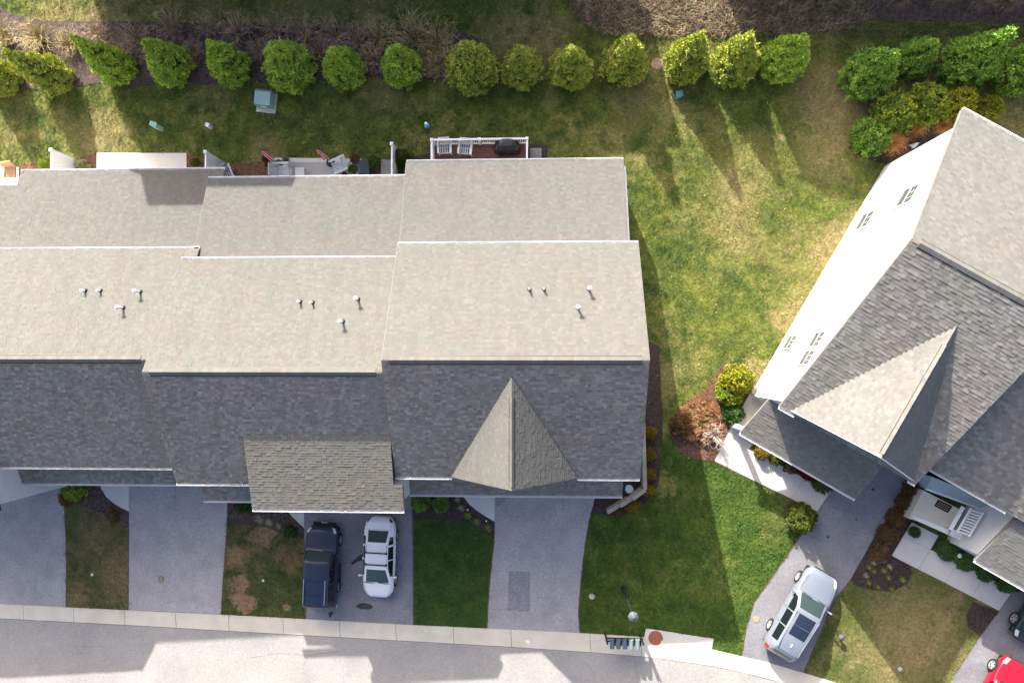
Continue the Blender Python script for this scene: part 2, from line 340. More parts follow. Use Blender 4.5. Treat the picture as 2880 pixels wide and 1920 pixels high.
def sheet(name, pxs, m, dz, thick=.06, kind='structure', label=None, cat=None, parent=None, excl=True):
    pts = [G(x, y, dz) for x, y in pxs]
    if excl: EXCL.append([(p.x, p.y) for p in pts])
    b = B(); b.prism(pts, (0, 0, -thick)); o = b.obj(name, m, parent)
    return tag(o, label, cat, None, kind)
ORD = ['first', 'second', 'third', 'fourth', 'fifth', 'sixth', 'seventh', 'eighth', 'ninth', 'tenth', 'eleventh', 'twelfth', 'thirteenth', 'fourteenth', 'fifteenth', 'sixteenth', 'seventeenth', 'eighteenth', 'nineteenth', 'twentieth', 'twenty-first', 'twenty-second', 'twenty-third', 'twenty-fourth', 'twenty-fifth', 'twenty-sixth']

# ------------------------------------------------------------------ the setting: ground, road, kerb, drives, walks, beds
g = B(); S = 260
g.add([(-S, -S, -S*KX), (S, -S, S*KX), (S, S, S*KX), (-S, S, -S*KX)], [(0, 1, 2, 3)])
tag(g.obj('lawn', 'lawn'), None, None, None, 'structure')
KT = [(-300, 1683), (0, 1697), (350, 1714), (643, 1728), (870, 1740), (1161, 1756), (1400, 1767), (1658, 1780), (1815, 1790), (2000, 1824), (2090, 1846), (2170, 1864), (2270, 1893), (2400, 1934), (2650, 2030), (3000, 2180)]
KB = [(-300, 1722), (0, 1739), (350, 1757), (643, 1774), (960, 1792), (1420, 1818), (1660, 1834), (1830, 1848), (2000, 1872), (2100, 1893), (2190, 1917), (2300, 1952), (2420, 1995), (2640, 2085), (3000, 2240)]
def at(line, x):
    for (a, b), (c, d) in zip(line, line[1:]):
        if a <= x <= c: return b+(d-b)*(x-a)/(c-a)
    return line[-1][1]
road = [(x, y) for x, y in KB]+[(3000, 3000), (-300, 3000)]
ro = B(); ro.prism([G(x, y, .006) for x, y in road], (0, 0, -.004)); tag(ro.obj('road', 'road'), None, None, None, 'structure')
EXCL.append([(G(x, y).x, G(x, y).y) for x, y in [(a, b) for a, b in KT]+[(3000, 3000), (-300, 3000)]])
kerb = B().prism([G(x, y, .008) for x, y in KT]+[G(x, y, .008) for x, y in KB[::-1]], (0, 0, -.006)).obj('kerb', 'mulch')
tag(kerb, None, None, None, 'structure')
JX = [-250, -85, 65, 206, 350, 494, 643, 796, 955, 1113, 1275, 1437, 1660, 1803, 2005, 2170, 2330, 2500, 2700]
for a, b in zip(JX, JX[1:]):
    n = 3; k = B(); xs = [a+.55+(b-a-1.1)*i/n for i in range(n+1)]
    T = [G(x, at(KT, x)+1, .075 if x > 1815 else .05) for x in xs]; Mid = [G(x, at(KT, x)*.62+at(KB, x)*.38, .06 if x > 1815 else .04) for x in xs]; Bo = [G(x+2, at(KB, x)-1, .022) for x in xs]
    vs = T+Mid+Bo; m = n+1; fs = []
    for i in range(n):
        fs += [(m+i, m+i+1, i+1, i), (2*m+i, 2*m+i+1, m+i+1, m+i)]
    low = [Vector(v)-Vector((0, 0, .05)) for v in vs]; k.add(vs+low, fs)
    L3 = 3*m
    rim = list(range(0, m))+[2*m-1]+list(range(3*m-1, 2*m-1, -1))+[m]
    k.add(vs+low, [(rim[i], rim[(i+1) % len(rim)], L3+rim[(i+1) % len(rim)], L3+rim[i]) for i in range(len(rim))])
    k.obj('kerb_slab', 'concrete', kerb)

D0 = [(-300, 1330), (160, 1330), (168, 1365), (180, 1410), (184, 1500), (186, 1600), (185, 1706), (-300, 1684)]
D1 = [(362, 1330), (363, 1500), (362, 1714), (621, 1727), (624, 1660), (632, 1560), (638, 1460), (641, 1330)]
D2 = [(855, 1370), (855, 1500), (858, 1640), (860, 1740), (1161, 1756), (1161, 1600), (1160, 1450), (1150, 1330), (860, 1330)]
D3 = [(1391, 1330), (1391, 1480), (1386, 1560), (1378, 1640), (1370, 1766), (1630, 1779), (1626, 1720), (1632, 1640), (1641, 1560), (1655, 1470), (1676, 1390), (1680, 1330)]
D4 = [(2440, 1210), (2337, 1381), (2297, 1437), (2263, 1488), (2230, 1541), (2165, 1635), (2124, 1692), (2102, 1762), (2087, 1845), (2170, 1864), (2259, 1889), (2304, 1786), (2344, 1688), (2393, 1627), (2459, 1509), (2512, 1435), (2581, 1329), (2600, 1240)]
D5 = [(2920, 1560), (2849, 1660), (2810, 1719), (2757, 1790), (2687, 1895), (2640, 1985), (2700, 2052), (3100, 2200), (3200, 1600)]
for d, m in ((D0, 'drive'), (D1, 'drive'), (D2, 'drivedark'), (D3, 'drive'), (D4, 'drivedark'), (D5, 'drivedark')):
    sheet('driveway', d, m, .022, .03)
# darker repair panels and oil stains on the asphalt
for nm, q, m, z in (('asphalt_repair', [(1431, 1607), (1491, 1608), (1489, 1718), (1428, 1714)], 'patch', .026),
                 ('asphalt_repair', [(1395, 1342), (1440, 1345), (1420, 1410), (1395, 1430)], 'patch', .026),
                 ('asphalt_repair', [(2340, 1428), (2372, 1438), (2358, 1462), (2328, 1450)], 'patch', .026),
                 ('oil_stain', [(1001, 1703), (1010, 1696), (1022, 1694), (1036, 1697), (1048, 1702), (1047, 1710), (1036, 1713), (1015, 1711), (1004, 1708)], 'stain', .027),
                 ('oil_stain', [(986, 1582), (998, 1572), (1012, 1560), (1022, 1556), (1020, 1574), (1004, 1579), (992, 1588)], 'stain', .027),
                 ('oil_stain', [(2325, 1510), (2329, 1505), (2334, 1508), (2331, 1513)], 'stain', .027),
                 ('oil_stain', [(2405, 1459), (2409, 1456), (2411, 1460), (2407, 1463)], 'stain', .027),
                 ('oil_stain', [(2450, 1375), (2456, 1371), (2460, 1376), (2454, 1381)], 'stain', .027),
                 ('oil_stain', [(924, 1722), (934, 1716), (938, 1722), (930, 1735), (925, 1732)], 'stain', .027)):
    sheet(nm, q, m, z, .003)
def ribbon(name, pxs, w, m, dz, jit=.0, seed=1, step=.35):
    r = np.random.default_rng(seed); pts = [G(x, y, dz) for x, y in pxs]; L_ = []
    for a_, b_ in zip(pts, pts[1:]):
        n_ = max(1, int((b_-a_).length/step))
        for i in range(n_): L_.append(a_.lerp(b_, i/n_))
    L_.append(pts[-1]); V = []; Fc = []
    for i, p in enumerate(L_):
        d = (L_[min(i+1, len(L_)-1)]-L_[max(i-1, 0)]).normalized(); n_ = Vector((-d.y, d.x, 0)); c_ = p+n_*r.normal()*jit; ww = w*r.uniform(.35, 1.25)
        V += [c_+n_*ww/2, c_-n_*ww/2]
        if i: k = 2*i; Fc.append((k-2, k-1, k+1, k))
    b = B(); b.add([(v.x, v.y, v.z+KX*0) for v in V], Fc); return tag(b.obj(name, m), None, None, None, 'structure')
M['soil_edge'] = mat('bare_soil_edge', [(.095, .062, .045), (.15, .10, .072)], 3, 6, (12, .5), None, .95)
for i, q in enumerate(([(168, 1365), (180, 1410), (185, 1500), (187, 1600), (186, 1704)], [(361, 1485), (361, 1600), (360, 1713)], [(640, 1470), (634, 1560), (626, 1660), (623, 1726)], [(856, 1520), (858, 1640), (860, 1738)], [(1163, 1460), (1163, 1600), (1163, 1754)], [(1391, 1517), (1384, 1560), (1376, 1640), (1369, 1764)], [(1663, 1440), (1657, 1470), (1643, 1560), (1634, 1640), (1628, 1720), (1632, 1776)],
                       [(2262, 1490), (2228, 1541), (2163, 1635), (2122, 1692), (2100, 1762), (2086, 1840)], [(2395, 1629), (2346, 1688), (2306, 1786), (2262, 1885)], [(2755, 1790), (2686, 1893)], [(2010, 1298), (2297, 1440)])):
    ribbon('soil_edge', q, .085, 'soil_edge', .0245, .012, 20+i, .18)
M['crack'] = mat('asphalt_crack', [(.05, .048, .05)], rough=1)
for i, q in enumerate(([(493, 1360), (490, 1420), (497, 1470)], [(1585, 1345), (1584, 1440)], [(1432, 1350), (1425, 1440)], [(1380, 1606), (1491, 1608), (1489, 1718), (1376, 1712)], [(190, 1812), (240, 1818), (300, 1816)], [(188, 1832), (250, 1838)], [(700, 1850), (780, 1835), (860, 1842), (960, 1830)], [(2080, 1905), (2120, 1930)], [(2480, 1480), (2440, 1500), (2400, 1490)])):
    ribbon('asphalt_crack', q, .013, 'crack', .0275 if q[0][1] < 1760 else .0115, .02, 60+i, .12)
# front lawns between the driveways
LAWNS = {'lawnfl': [(168, 1340), (362, 1340), (362, 1716), (184, 1707)], 'lawnfm': [(621, 1340), (860, 1340), (862, 1742), (621, 1729)],
         'lawnfc': [(1158, 1340), (1391, 1340), (1391, 1768), (1161, 1757)], 'lawnfr': [(1600, 1385), (1700, 1380), (1862, 1262), (1873, 1248), (1884, 1262), (1893, 1246), (1905, 1270), (1960, 1294), (2012, 1299), (2296, 1441), (2262, 1490), (2228, 1541), (2163, 1635), (2122, 1692), (2100, 1762), (2086, 1842), (2000, 1822), (1810, 1788), (1600, 1774)], 'lawnff': [(2393, 1610), (2530, 1560), (2640, 1560), (2840, 1660), (2790, 1760), (2600, 2050), (2259, 1892), (2330, 1700)]}
for k, q in LAWNS.items(): sheet('front_lawn', q, k, .008, .006, excl=False)
# walks
W1 = [(276, 1345), (285, 1375), (300, 1398), (320, 1415), (345, 1430), (362, 1437), (362, 1345)]
W2 = [(795, 1420), (820, 1450), (840, 1470), (855, 1483), (855, 1400), (795, 1400)]
W3 = [(1298, 1375), (1305, 1398), (1320, 1418), (1345, 1438), (1370, 1454), (1391, 1466), (1391, 1375)]
for q in (W1, W3):
    w = sheet('garden_path', q, 'concrete2', .04, .05)
sheet('garden_path', W2, 'concrete2', .04, .05)
def slab_walk(name, quads):
    w = None
    for q in quads:
        if w is None:
            allp = [p for qq in quads for p in qq]
            w = B(); 
            for qq in quads: w.prism([G(x, y, .03) for x, y in qq], (0, 0, -.03))
            w = tag(w.obj(name, 'mulch'), None, None, None, 'structure')
        c = (sum(p[0] for p in q)/len(q), sum(p[1] for p in q)/len(q))
        s_ = sheet('paving_slab', [(c[0]+(x-c[0])*.99, c[1]+(y-c[1])*.99) for x, y in q], 'concrete2', .05, .06, kind=None, parent=w)
    return w
slab_walk('front_walk', [[(2060, 1190), (2010, 1296), (2078, 1330), (2108, 1262), (2150, 1205)], [(2108, 1262), (2078, 1330), (2150, 1365), (2190, 1305)], [(2190, 1305), (2150, 1365), (2226, 1402), (2264, 1344)], [(2264, 1344), (2226, 1402), (2298, 1438), (2337, 1381)]])
slab_walk('front_walk', [[(2565, 1468), (2540, 1508), (2617, 1545), (2640, 1506)], [(2540, 1508), (2508, 1562), (2582, 1600), (2617, 1545)], [(2617, 1545), (2582, 1600), (2658, 1638), (2692, 1580)], [(2692, 1580), (2658, 1638), (2733, 1677), (2770, 1618)], [(2770, 1618), (2733, 1677), (2810, 1717), (2849, 1660)]])
pad = slab_walk('utility_pad', [[(1816, 1766), (2009, 1796), (2002, 1826), (1810, 1796)]])
slab_walk('patio', [[(270, 429), (397, 430), (397, 500), (270, 500)], [(397, 430), (525, 430), (525, 500), (397, 500)]])
slab_walk('patio', [[(757, 443), (1018, 446), (1018, 525), (757, 525)]])
slab_walk('patio', [[(-120, 466), (53, 470), (54, 540), (-120, 540)]])
# mulch beds
def bed(pxs, m, chips, cm='chip', dz=.03):
    o = sheet('mulch_bed', pxs, m, dz, .04)
    if chips:
        pts = [G(x, y, dz) for x, y in pxs]; poly = np.array([(p.x, p.y) for p in pts])
        lo, hi = poly.min(0), poly.max(0); n = int((hi[0]-lo[0])*(hi[1]-lo[1])*chips)
        xy = rng.uniform(lo, hi, (n, 2)); xy = xy[inpoly(xy, poly)]; b = B()
        for x, y in xy:
            a = rng.uniform(0, 6.3); l, w = rng.uniform(.025, .07), rng.uniform(.008, .022); z = gz(x)+dz+rng.uniform(.004, .02); t = rng.uniform(-.02, .02)
            c, s_ = math.cos(a), math.sin(a)
            b.add([(x-c*l-s_*w, y-s_*l+c*w, z-t), (x-c*l+s_*w, y-s_*l-c*w, z-t), (x+c*l+s_*w, y+s_*l-c*w, z+t), (x+c*l-s_*w, y+s_*l+c*w, z+t)], [(0, 1, 2, 3)])
        tag(b.obj('bark_chips', cm, o), None, None, None, 'stuff')
    return o
def inpoly(xy, poly):
    r = np.zeros(len(xy), bool); n = len(poly); x, y = xy[:, 0], xy[:, 1]
    for i in range(n):
        x0, y0 = poly[i]; x1, y1 = poly[(i+1) % n]
        c = ((y0 > y) != (y1 > y)); 
        with np.errstate(divide='ignore', invalid='ignore'): xi = (x1-x0)*(y-y0)/(y1-y0)+x0
        r ^= c & (x < xi)
    return r
bed([(-60, 5), (0, 22), (40, 42), (100, 54), (160, 60), (320, 60), (560, 65), (800, 73), (960, 78), (1250, 85), (1300, 90), (1350, 110), (1385, 145), (1404, 190), (1395, 215), (1340, 232), (1250, 222), (1150, 228), (1050, 216), (960, 230), (860, 222), (760, 236), (670, 226), (580, 240), (470, 226), (370, 252), (280, 232), (170, 256), (80, 250), (0, 280), (-60, 280)], 'mulchpur', 22)
bed([(168, 1345), (176, 1410), (205, 1412), (240, 1425), (280, 1442), (320, 1465), (345, 1480), (362, 1485), (362, 1437), (345, 1430), (320, 1415), (300, 1398), (285, 1375), (276, 1345)], 'mulchpur', 60)
bed([(640, 1380), (642, 1466), (680, 1475), (750, 1482), (800, 1500), (845, 1520), (855, 1510), (855, 1483), (820, 1450), (795, 1420), (770, 1380)], 'mulchpur', 60)
bed([(1158, 1375), (1161, 1458), (1220, 1460), (1310, 1467), (1340, 1480), (1370, 1500), (1391, 1517), (1391, 1466), (1370, 1454), (1345, 1438), (1320, 1418), (1305, 1398), (1298, 1375)], 'mulch', 60)
bed([(1800, 955), (1828, 962), (1854, 972), (1860, 1100), (1864, 1180), (1860, 1300), (1852, 1362), (1832, 1395), (1792, 1432), (1752, 1450), (1702, 1447), (1664, 1438), (1676, 1385), (1760, 1330)], 'mulch', 60)
bed([(2042, 1020), (2020, 1040), (2000, 1075), (1980, 1100), (1940, 1120), (1910, 1150), (1890, 1180), (1890, 1230), (1910, 1270), (1960, 1292), (2010, 1296), (2058, 1190), (2104, 1110), (2125, 1070), (2100, 1040), (2072, 1022)], 'mulchred', 50)
bed([(2581, 1329), (2640, 1330), (2570, 1465), (2508, 1562), (2560, 1590), (2566, 1612), (2553, 1640), (2510, 1664), (2440, 1657), (2400, 1642), (2393, 1627), (2459, 1509), (2512, 1435)], 'mulch', 60)
bed([(2622, 1540), (2640, 1506), (2740, 1550), (2880, 1620), (2870, 1665), (2849, 1660)], 'mulch', 50)
bed([(2738, 1691), (2810, 1719), (2757, 1786), (2722, 1762), (2718, 1730)], 'mulch', 60)
bed([(2402, 430), (2440, 390), (2480, 352), (2560, 322), (2700, 330), (2600, 420), (2520, 458), (2470, 458)], 'mulch', 50)
bed([(2264, 1488), (2212, 1482), (2208, 1430), (2222, 1410), (2297, 1438)], 'mulch', 60)
bed([(2105, 1272), (2119, 1269), (2337, 1381), (2345, 1350), (2180, 1230)], 'mulchred', 50)
bed([(215, 447), (268, 432), (270, 500), (215, 500)], 'mulchred', 40)
bed([(525, 432), (640, 462), (757, 452), (757, 525), (525, 525)], 'mulchred', 40)
bed([(1018, 448), (1125, 455), (1145, 500), (1018, 520)], 'mulchred', 40)
bed([(1110, 448), (1212, 430), (1490, 405), (1540, 408), (1540, 480), (1130, 490)], 'mulch', 40)
bed([(53, 468), (90, 460), (215, 470), (215, 500), (60, 520)], 'mulchred', 40)
bed([(2380, -40), (2420, 52), (2560, 62), (2700, 60), (2950, 66), (2950, -40)], 'mulchpur', 22)

# ------------------------------------------------------------------ houses
UNIT = None
def unit_shingle():
    global UNIT
    if UNIT is None:
        me = bpy.data.meshes.new('shingle')
        me.from_pydata([(0, 0, 0), (1, 0, 0), (1, 1, 0), (0, 1, 0), (0, 0, 1), (1, 0, 1), (1, 1, .25), (0, 1, .25)], [],
                       [(4, 5, 6, 7), (0, 1, 5, 4), (1, 2, 6, 5), (3, 0, 4, 7)]); me.update(); UNIT = {}
        UNIT['me'] = me
    return UNIT['me']
HOUSE = {}
def plane_z(a, b, c):
    n = (Vector(b)-Vector(a)).cross(Vector(c)-Vector(a)).normalized()
    return (Vector(a), n if n.z > 0 else -n)
def hit(x, y, pl):
    r = ray(x, y); o = Vector((0, 0, CAMH)); t = (pl[0]-o).dot(pl[1])/r.dot(pl[1]); return o+r*t
def roof_plane(house, name, pts, m='shingle', expo=.148, thick=.16, wmin=.13, wmax=.29, edir=None, band=None):
    """pts: coplanar polygon, pts[0]->pts[1] runs along the eave"""
    pts = [Vector(p) for p in pts]
    e = (pts[1]-pts[0]).normalized() if edir is None else Vector(edir).normalized()
    nr = Vector((0, 0, 0))
    for i in range(1, len(pts)-1): nr += (pts[i]-pts[0]).cross(pts[i+1]-pts[0])
    nr.normalize(); nr = nr if nr.z > 0 else -nr
    s = nr.cross(e).normalized()
    if s.z < 0: s = -s
    if e.cross(s).dot(nr) < 0: e = -e
    O = pts[0]
    o = B().prism(pts, (0, 0, -thick)).obj(name, 'deckwood', house)
    poly = [((p-O).dot(e), (p-O).dot(s)) for p in pts]
    b0, b1 = min(p[1] for p in poly), max(p[1] for p in poly)
    b = b0-.03; row = 0; tabs = HOUSE.setdefault(house, [])
    while b < b1-.03:
        bm = min(max(b+expo*.5, b0+.01), b1-.01); xs = []
        for i in range(len(poly)):
            (x0, y0), (x1, y1) = poly[i], poly[(i+1) % len(poly)]
            if (y0 > bm) != (y1 > bm): xs.append(x0+(bm-y0)*(x1-x0)/(y1-y0))
        xs.sort()
        for a0, a1 in zip(xs[::2], xs[1::2]):
            a = a0-rng.uniform(0, .2)
            while a < a1:
                w = rng.uniform(wmin, wmax); l, r = max(a, a0), min(a+w, a1)
                if r-l > .03:
                    th = (rng.uniform(.012, .024) if rng.random() < .55 else rng.uniform(.007, .012))*(1.15 if expo > .17 else 1)
                    ln = min(expo+.03, b1-b)
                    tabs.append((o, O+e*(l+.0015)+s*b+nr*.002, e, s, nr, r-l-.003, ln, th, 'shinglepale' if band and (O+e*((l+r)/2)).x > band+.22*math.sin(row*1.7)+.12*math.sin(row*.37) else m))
                a += w
        b += expo; row += 1
    return o
def finish_shingles(house, n_single=300):
    tabs = HOUSE[house]; C0 = Vector((0, 0, CAMH))
    def score(i):
        t = tabs[i]; p = camo_px(t[1]); ins = 0 <= p[0] <= 2880 and 0 <= p[1] <= 1920
        return -(t[5]*t[6]/((t[1]-C0).length**2))*(1 if ins else .01)
    order = sorted(range(len(tabs)), key=score); single = set(order[:n_single]); rest = {}
    me0 = unit_shingle()
    for i, (o, p, e, s, n, w, ln, th, m) in enumerate(tabs):
        if i in single:
            me = UNIT.get(m)
            if me is None:
                me = me0.copy(); me.materials.clear(); me.materials.append(M[m]); UNIT[m] = me
            mx = Matrix(((e.x*w, s.x*ln, n.x*th, p.x), (e.y*w, s.y*ln, n.y*th, p.y), (e.z*w, s.z*ln, n.z*th, p.z), (0, 0, 0, 1)))
            inst(me, 'shingle', o, mx)
        else: rest.setdefault((o, m), []).append((p, e, s, n, w, ln, th))
    for (o, m), L_ in rest.items():
        V = []; Fc = []
        for p, e, s, n, w, ln, th in L_:
            k = len(V); a, b_, c = e*w, s*ln, n*th
            V += [p, p+a, p+a+b_, p+b_, p+c, p+a+c, p+a+b_+c*.25, p+b_+c*.25]
            Fc += [(k+4, k+5, k+6, k+7), (k, k+1, k+5, k+4), (k+1, k+2, k+6, k+5), (k+3, k, k+4, k+7)]
        me = bpy.data.meshes.new('shingles'); me.from_pydata([tuple(v) for v in V], [], Fc); me.update(); me.materials.append(M[m])
        so = inst(me, 'shingles', o); tag(so, kind='stuff')
def camo_px(p):
    q = CR.transposed() @ (Vector(p)-Vector((0, 0, CAMH)))
    if q.z > -1: return (-9999, -9999)
    return (1440+FPX*q.x/-q.z, 960-FPX*q.y/-q.z)
def ridge_caps(roof, A, Bp, s1, s2, m='shingle', half=.20, lift=.03, inset=.35):
    """bent cap shingles along the ridge A-Bp; s1, s2 point down the two slopes"""
    A, Bp = Vector(A), Vector(Bp); e = (Bp-A).normalized(); A = A+e*inset; Ln = (Bp-A).length-inset
    s1, s2 = Vector(s1).normalized(), Vector(s2).normalized(); up = Vector((0, 0, 1)); n = max(1, int(Ln/.24)); st = Ln/n
    b = B(); w = st*1.0
    def ring(x, h): return [e*x+s1*half+up*(h*.75), e*x+up*h, e*x+s2*half+up*(h*.75)]
    r0, r1 = ring(0, .055), ring(w, .040); lo = [e*0+s1*half-up*.02, e*w+s1*half-up*.02, e*0+s2*half-up*.02, e*w+s2*half-up*.02, -up*.02]
    b.add(r0+r1+lo, [(0, 3, 4, 1), (1, 4, 5, 2), (0, 6, 7, 3), (2, 5, 9, 8), (6, 0, 1, 10), (10, 1, 2, 8)])
    me = b.mesh('ridge_cap'); me.materials.append(M[m])
    for i in range(n): inst(me, 'ridge_cap', roof, Matrix.Translation(A+e*(st*i)+up*.012))
    v = B(); dn_ = [A+s1*(half+.045)+up*.016, A+up*.02, A+s2*(half+.045)+up*.016]; dm = [p+e*Ln for p in dn_]
    v.add([p+up*.012 for p in dn_+dm], [(0, 3, 4, 1), (1, 4, 5, 2)]); v.add([p-up*.03 for p in dn_+dm], [(1, 4, 3, 0), (2, 5, 4, 1)])
    v.obj('ridge_vent_shade', 'dark', roof)  # vent edge left dark and wide to paint the shadow line beside the caps
def gutter(house, A, Bp, out, hang=.62, w=.125, name='gutter'):
    A, Bp, out = Vector(A), Vector(Bp), Vector(out).normalized(); e = Bp-A; L_ = e.length; e.normalize(); up = Vector((0, 0, 1)); b = B()
    z0 = -.15
    b.obox(A+up*z0, e*L_, out*.012, up*.12)                                   # back
    b.obox(A+up*z0, e*L_, out*w, up*.012); b.obox(A+out*w+up*z0, e*L_, out*.014, up*.135)
    b.obox(A+out*(w-.004)+up*(z0+.125), e*L_, out*.028, up*.016)
    for x in (0, L_-.012): b.obox(A+e*x+up*z0, e*.012, out*w, up*.125)
    n = max(2, int(L_/hang))
    for i in range(n+1): b.obox(A+e*min(L_-.03, i*L_/n)+up*(z0+.118), e*.03, out*w, up*.012)
    b.obox(A-out*.05+up*(-.22), e*L_, out*.045, up*.19)
    return b.obj(name, 'trim', house)
def rake(house, pts, out, name='rake_board'):
    b = B(); out = Vector(out).normalized()
    for a, c in zip(pts, pts[1:]):
        a, c = Vector(a), Vector(c); b.obox(a+Vector((0, 0, -.22)), c-a, out*.03, (0, 0, .23 if name == 'gable_trim' else .195))
    return b.obj(name, 'trim' if name == 'gable_trim' else 'drip', house)
def pipe(house, p, h, capped):
    b = B(); b.obox(p+Vector((-.17, -.12, -.035)), (.34, 0, 0), (0, .34, -.19), (0, .008, .035)); fl = None
    t = p+Vector((0, 0, h))
    v = B(); v.tube(p-Vector((0, 0, .1)), t, .052, .052, 12)
    if capped: v.lathe(t-Vector((0, 0, .10)), [(.06, 0), (.115, .02), (.12, .07), (.105, .10), (.0, .125)], 16)
    else: v.lathe(t-Vector((0, 0, .03)), [(.052, 0), (.06, .0), (.06, .04), (.04, .04), (.04, -.05)], 12)
    o = v.obj('vent_pipe', 'pvc', house, True)
    b.obj('flashing', 'flash', o); B().lathe(p-Vector((0, 0, .06)), [(.125, 0), (.1, .10), (.062, .17), (.055, .17)], 14).obj('pipe_boot', 'rubber', o, True)
    if capped: B().tube(t+Vector((0, 0, .01)), t+Vector((0, 0, .034)), .018, .012, 8).obj('cap_nub', 'dark', o)
    else: B().tube(t+Vector((0, 0, .0)), t+Vector((0, 0, .013)), .036, .036, 10).obj('pipe_opening', 'dark', o)

def townhouse(label, X0, X1, yr, zr, yu, zu, yf, zf, yl, zl, xl=None, drop=0.0, slope_low=.35, sidewall='siding', rearcut=None):
    """one unit of the row: ridge (yr, zr), upper rear eave (yu, zu), front eave (yf, zf), low rear roof eave (yl, zl)"""
    cx = (max(X0, -38)+X1)/2; h = root('townhouse', (cx, (yu+yf)/2, gz(cx)), 0, label, 'house', 'townhouses joined in one row')
    xl = xl or (X0, X1)
    hw = .3; w0, w1 = X0+hw, X1-hw; zb = -2.5
    sec = [(yl-hw, zb), (yl-hw, zl-.2), (yu-hw, zl-.2+(yl-yu)*slope_low), (yu-hw, zu-.2), (yr, zr-.3), (yf+hw, zf-.2), (yf+hw, zb)]
    b = B(); b.prism([(w0, y, z) for y, z in sec], (w1-w0, 0, 0)); b.obj('wall', sidewall, h)
    r1 = roof_plane(h, 'upper_rear_roof', [(X0, yu, zu), (X1, yu, zu), (X1, yr, zr), (X0, yr, zr)])
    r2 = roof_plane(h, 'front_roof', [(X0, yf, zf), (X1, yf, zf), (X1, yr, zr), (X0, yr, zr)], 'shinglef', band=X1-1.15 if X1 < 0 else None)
    yt = yu-.1; zt = zl+(yl-yt)*slope_low
    r3 = roof_plane(h, 'lower_rear_roof', [(xl[0], yl, zl), (xl[1], yl, zl), (xl[1], yt, zt), (xl[0], yt, zt)] if rearcut is None else rearcut(yl, zl, yt, zt))
    ridge_caps(r1, (max(X0, -34), yr, zr), (X1, yr, zr), Vector((0, yu-yr, zu-zr)), Vector((0, yf-yr, zf-zr)))
    gutter(h, (X0, yu, zu), (X1, yu, zu), (0, 1, 0))
    if rearcut is None: gutter(h, (xl[0], yl, zl), (xl[1], yl, zl), (0, 1, 0))
    for x, d in ((X0, -1), (X1, 1)):
        rake(h, [(x, yu, zu), (x, yr, zr), (x, yf, zf)], (d, 0, 0)); 
    for x, d in ((xl[0], -1), (xl[1], 1)): rake(h, [(x, yl, zl), (x, yt, zt)], (d, 0, 0))
    return h, r1, r2, plane_z((X0, yu, zu), (X1, yu, zu), (X1, yr, zr))
def front_gable(h, xa, xb, zp, yp, yeave, zeave, yr, zr, sf, m='shingle', fr=None):
    """cross gable on the front slope; fr maps (x,y,z) in house axes to the place"""
    fr = fr or (lambda x, y, z: Vector((x, y, z))); xm = (xa+xb)/2
    ya = yr-(zr-zp)/sf; lift = .02
    A = fr(xm, ya, zp+lift); Pk = fr(xm, yp, zp+lift); Lc = fr(xa, yeave, zeave+lift); Rc = fr(xb, yeave, zeave+lift)
    dr = fr(0, -1, 0)-fr(0, 0, 0)
    l = roof_plane(h, 'gable_roof', [Lc, Pk, A], m, edir=dr); r = roof_plane(h, 'gable_roof', [Rc, Pk, A], m, edir=dr)
    ridge_caps(l, A-dr*-.9, Pk, Lc-Pk+dr*-(Lc-Pk).dot(dr), Rc-Pk+dr*-(Rc-Pk).dot(dr), m, .15, inset=.15)
    off = fr(0, .28, 0)-fr(0, 0, 0)
    B().prism([Lc+off+Vector((0, 0, -.12)), Pk+off+Vector((0, 0, -.15)), Rc+off+Vector((0, 0, -.12)), Rc+off+Vector((0, 0, -1.2)), Lc+off+Vector((0, 0, -1.2))], off*.4).obj('gable_wall', 'siding', h)
    rake(h, [Lc, Pk, Rc], dr, 'gable_trim' if m == 'shingle2' else 'gable_edge')

hR, R1, R2, plR = townhouse('light shingled end townhouse with triangular front gable and rear deck, right end of the row', -7.55, 5.1, -.13, 9.5, 5.95, 5.95, -6.2, 6.2, 11.05, 3.5, (-7.6, 4.64))
front_gable(hR, -4.68, 1.95, 9.1, -6.33, -6.2, 6.2, -.13, 9.5, 3.3/6.07)
gutter(hR, (-7.55, -6.2, 6.2), (-4.6, -6.2, 6.2), (0, -1, 0)); gutter(hR, (1.9, -6.2, 6.2), (5.1, -6.2, 6.2), (0, -1, 0))
a = P(1152, 1388, 3.1); b_ = P(1750, 1392, 3.1)
roof_plane(hR, 'porch_roof', [(a.x, a.y, 3.1), (b_.x, a.y, 3.1), (b_.x, -5.9, 3.1+.42*(-5.9-a.y)), (a.x, -5.9, 3.1+.42*(-5.9-a.y))], 'shinglef')
gutter(hR, (a.x, a.y, 3.1), (b_.x, a.y, 3.1), (0, -1, 0))
B().box(a.x+.3, a.y+.9, -2, b_.x-.25, -5.85, 3.05).obj('garage_wall', 'siding', hR)
for x0 in (-.9, 2.0): pass
gd = B(); gd.box(-1.9, a.y+.86, gz(0), 3.0, a.y+.9, 2.3); gdo = gd.obj('garage_door', 'trim', hR)
for i in range(1, 4): B().box(-1.85, a.y+.84, gz(0)+i*.57, 2.95, a.y+.862, gz(0)+i*.57+.03).obj('door_rail', 'chairgrey', gdo)
for (x, y, h_, c) in ((1489, 806, .42, 0), (1530, 806, .36, 0), (1656, 806, .62, 1), (1625, 858, .62, 1)): pipe(hR, hit(x, y+8, plR), h_, c)
finish_shingles(hR)

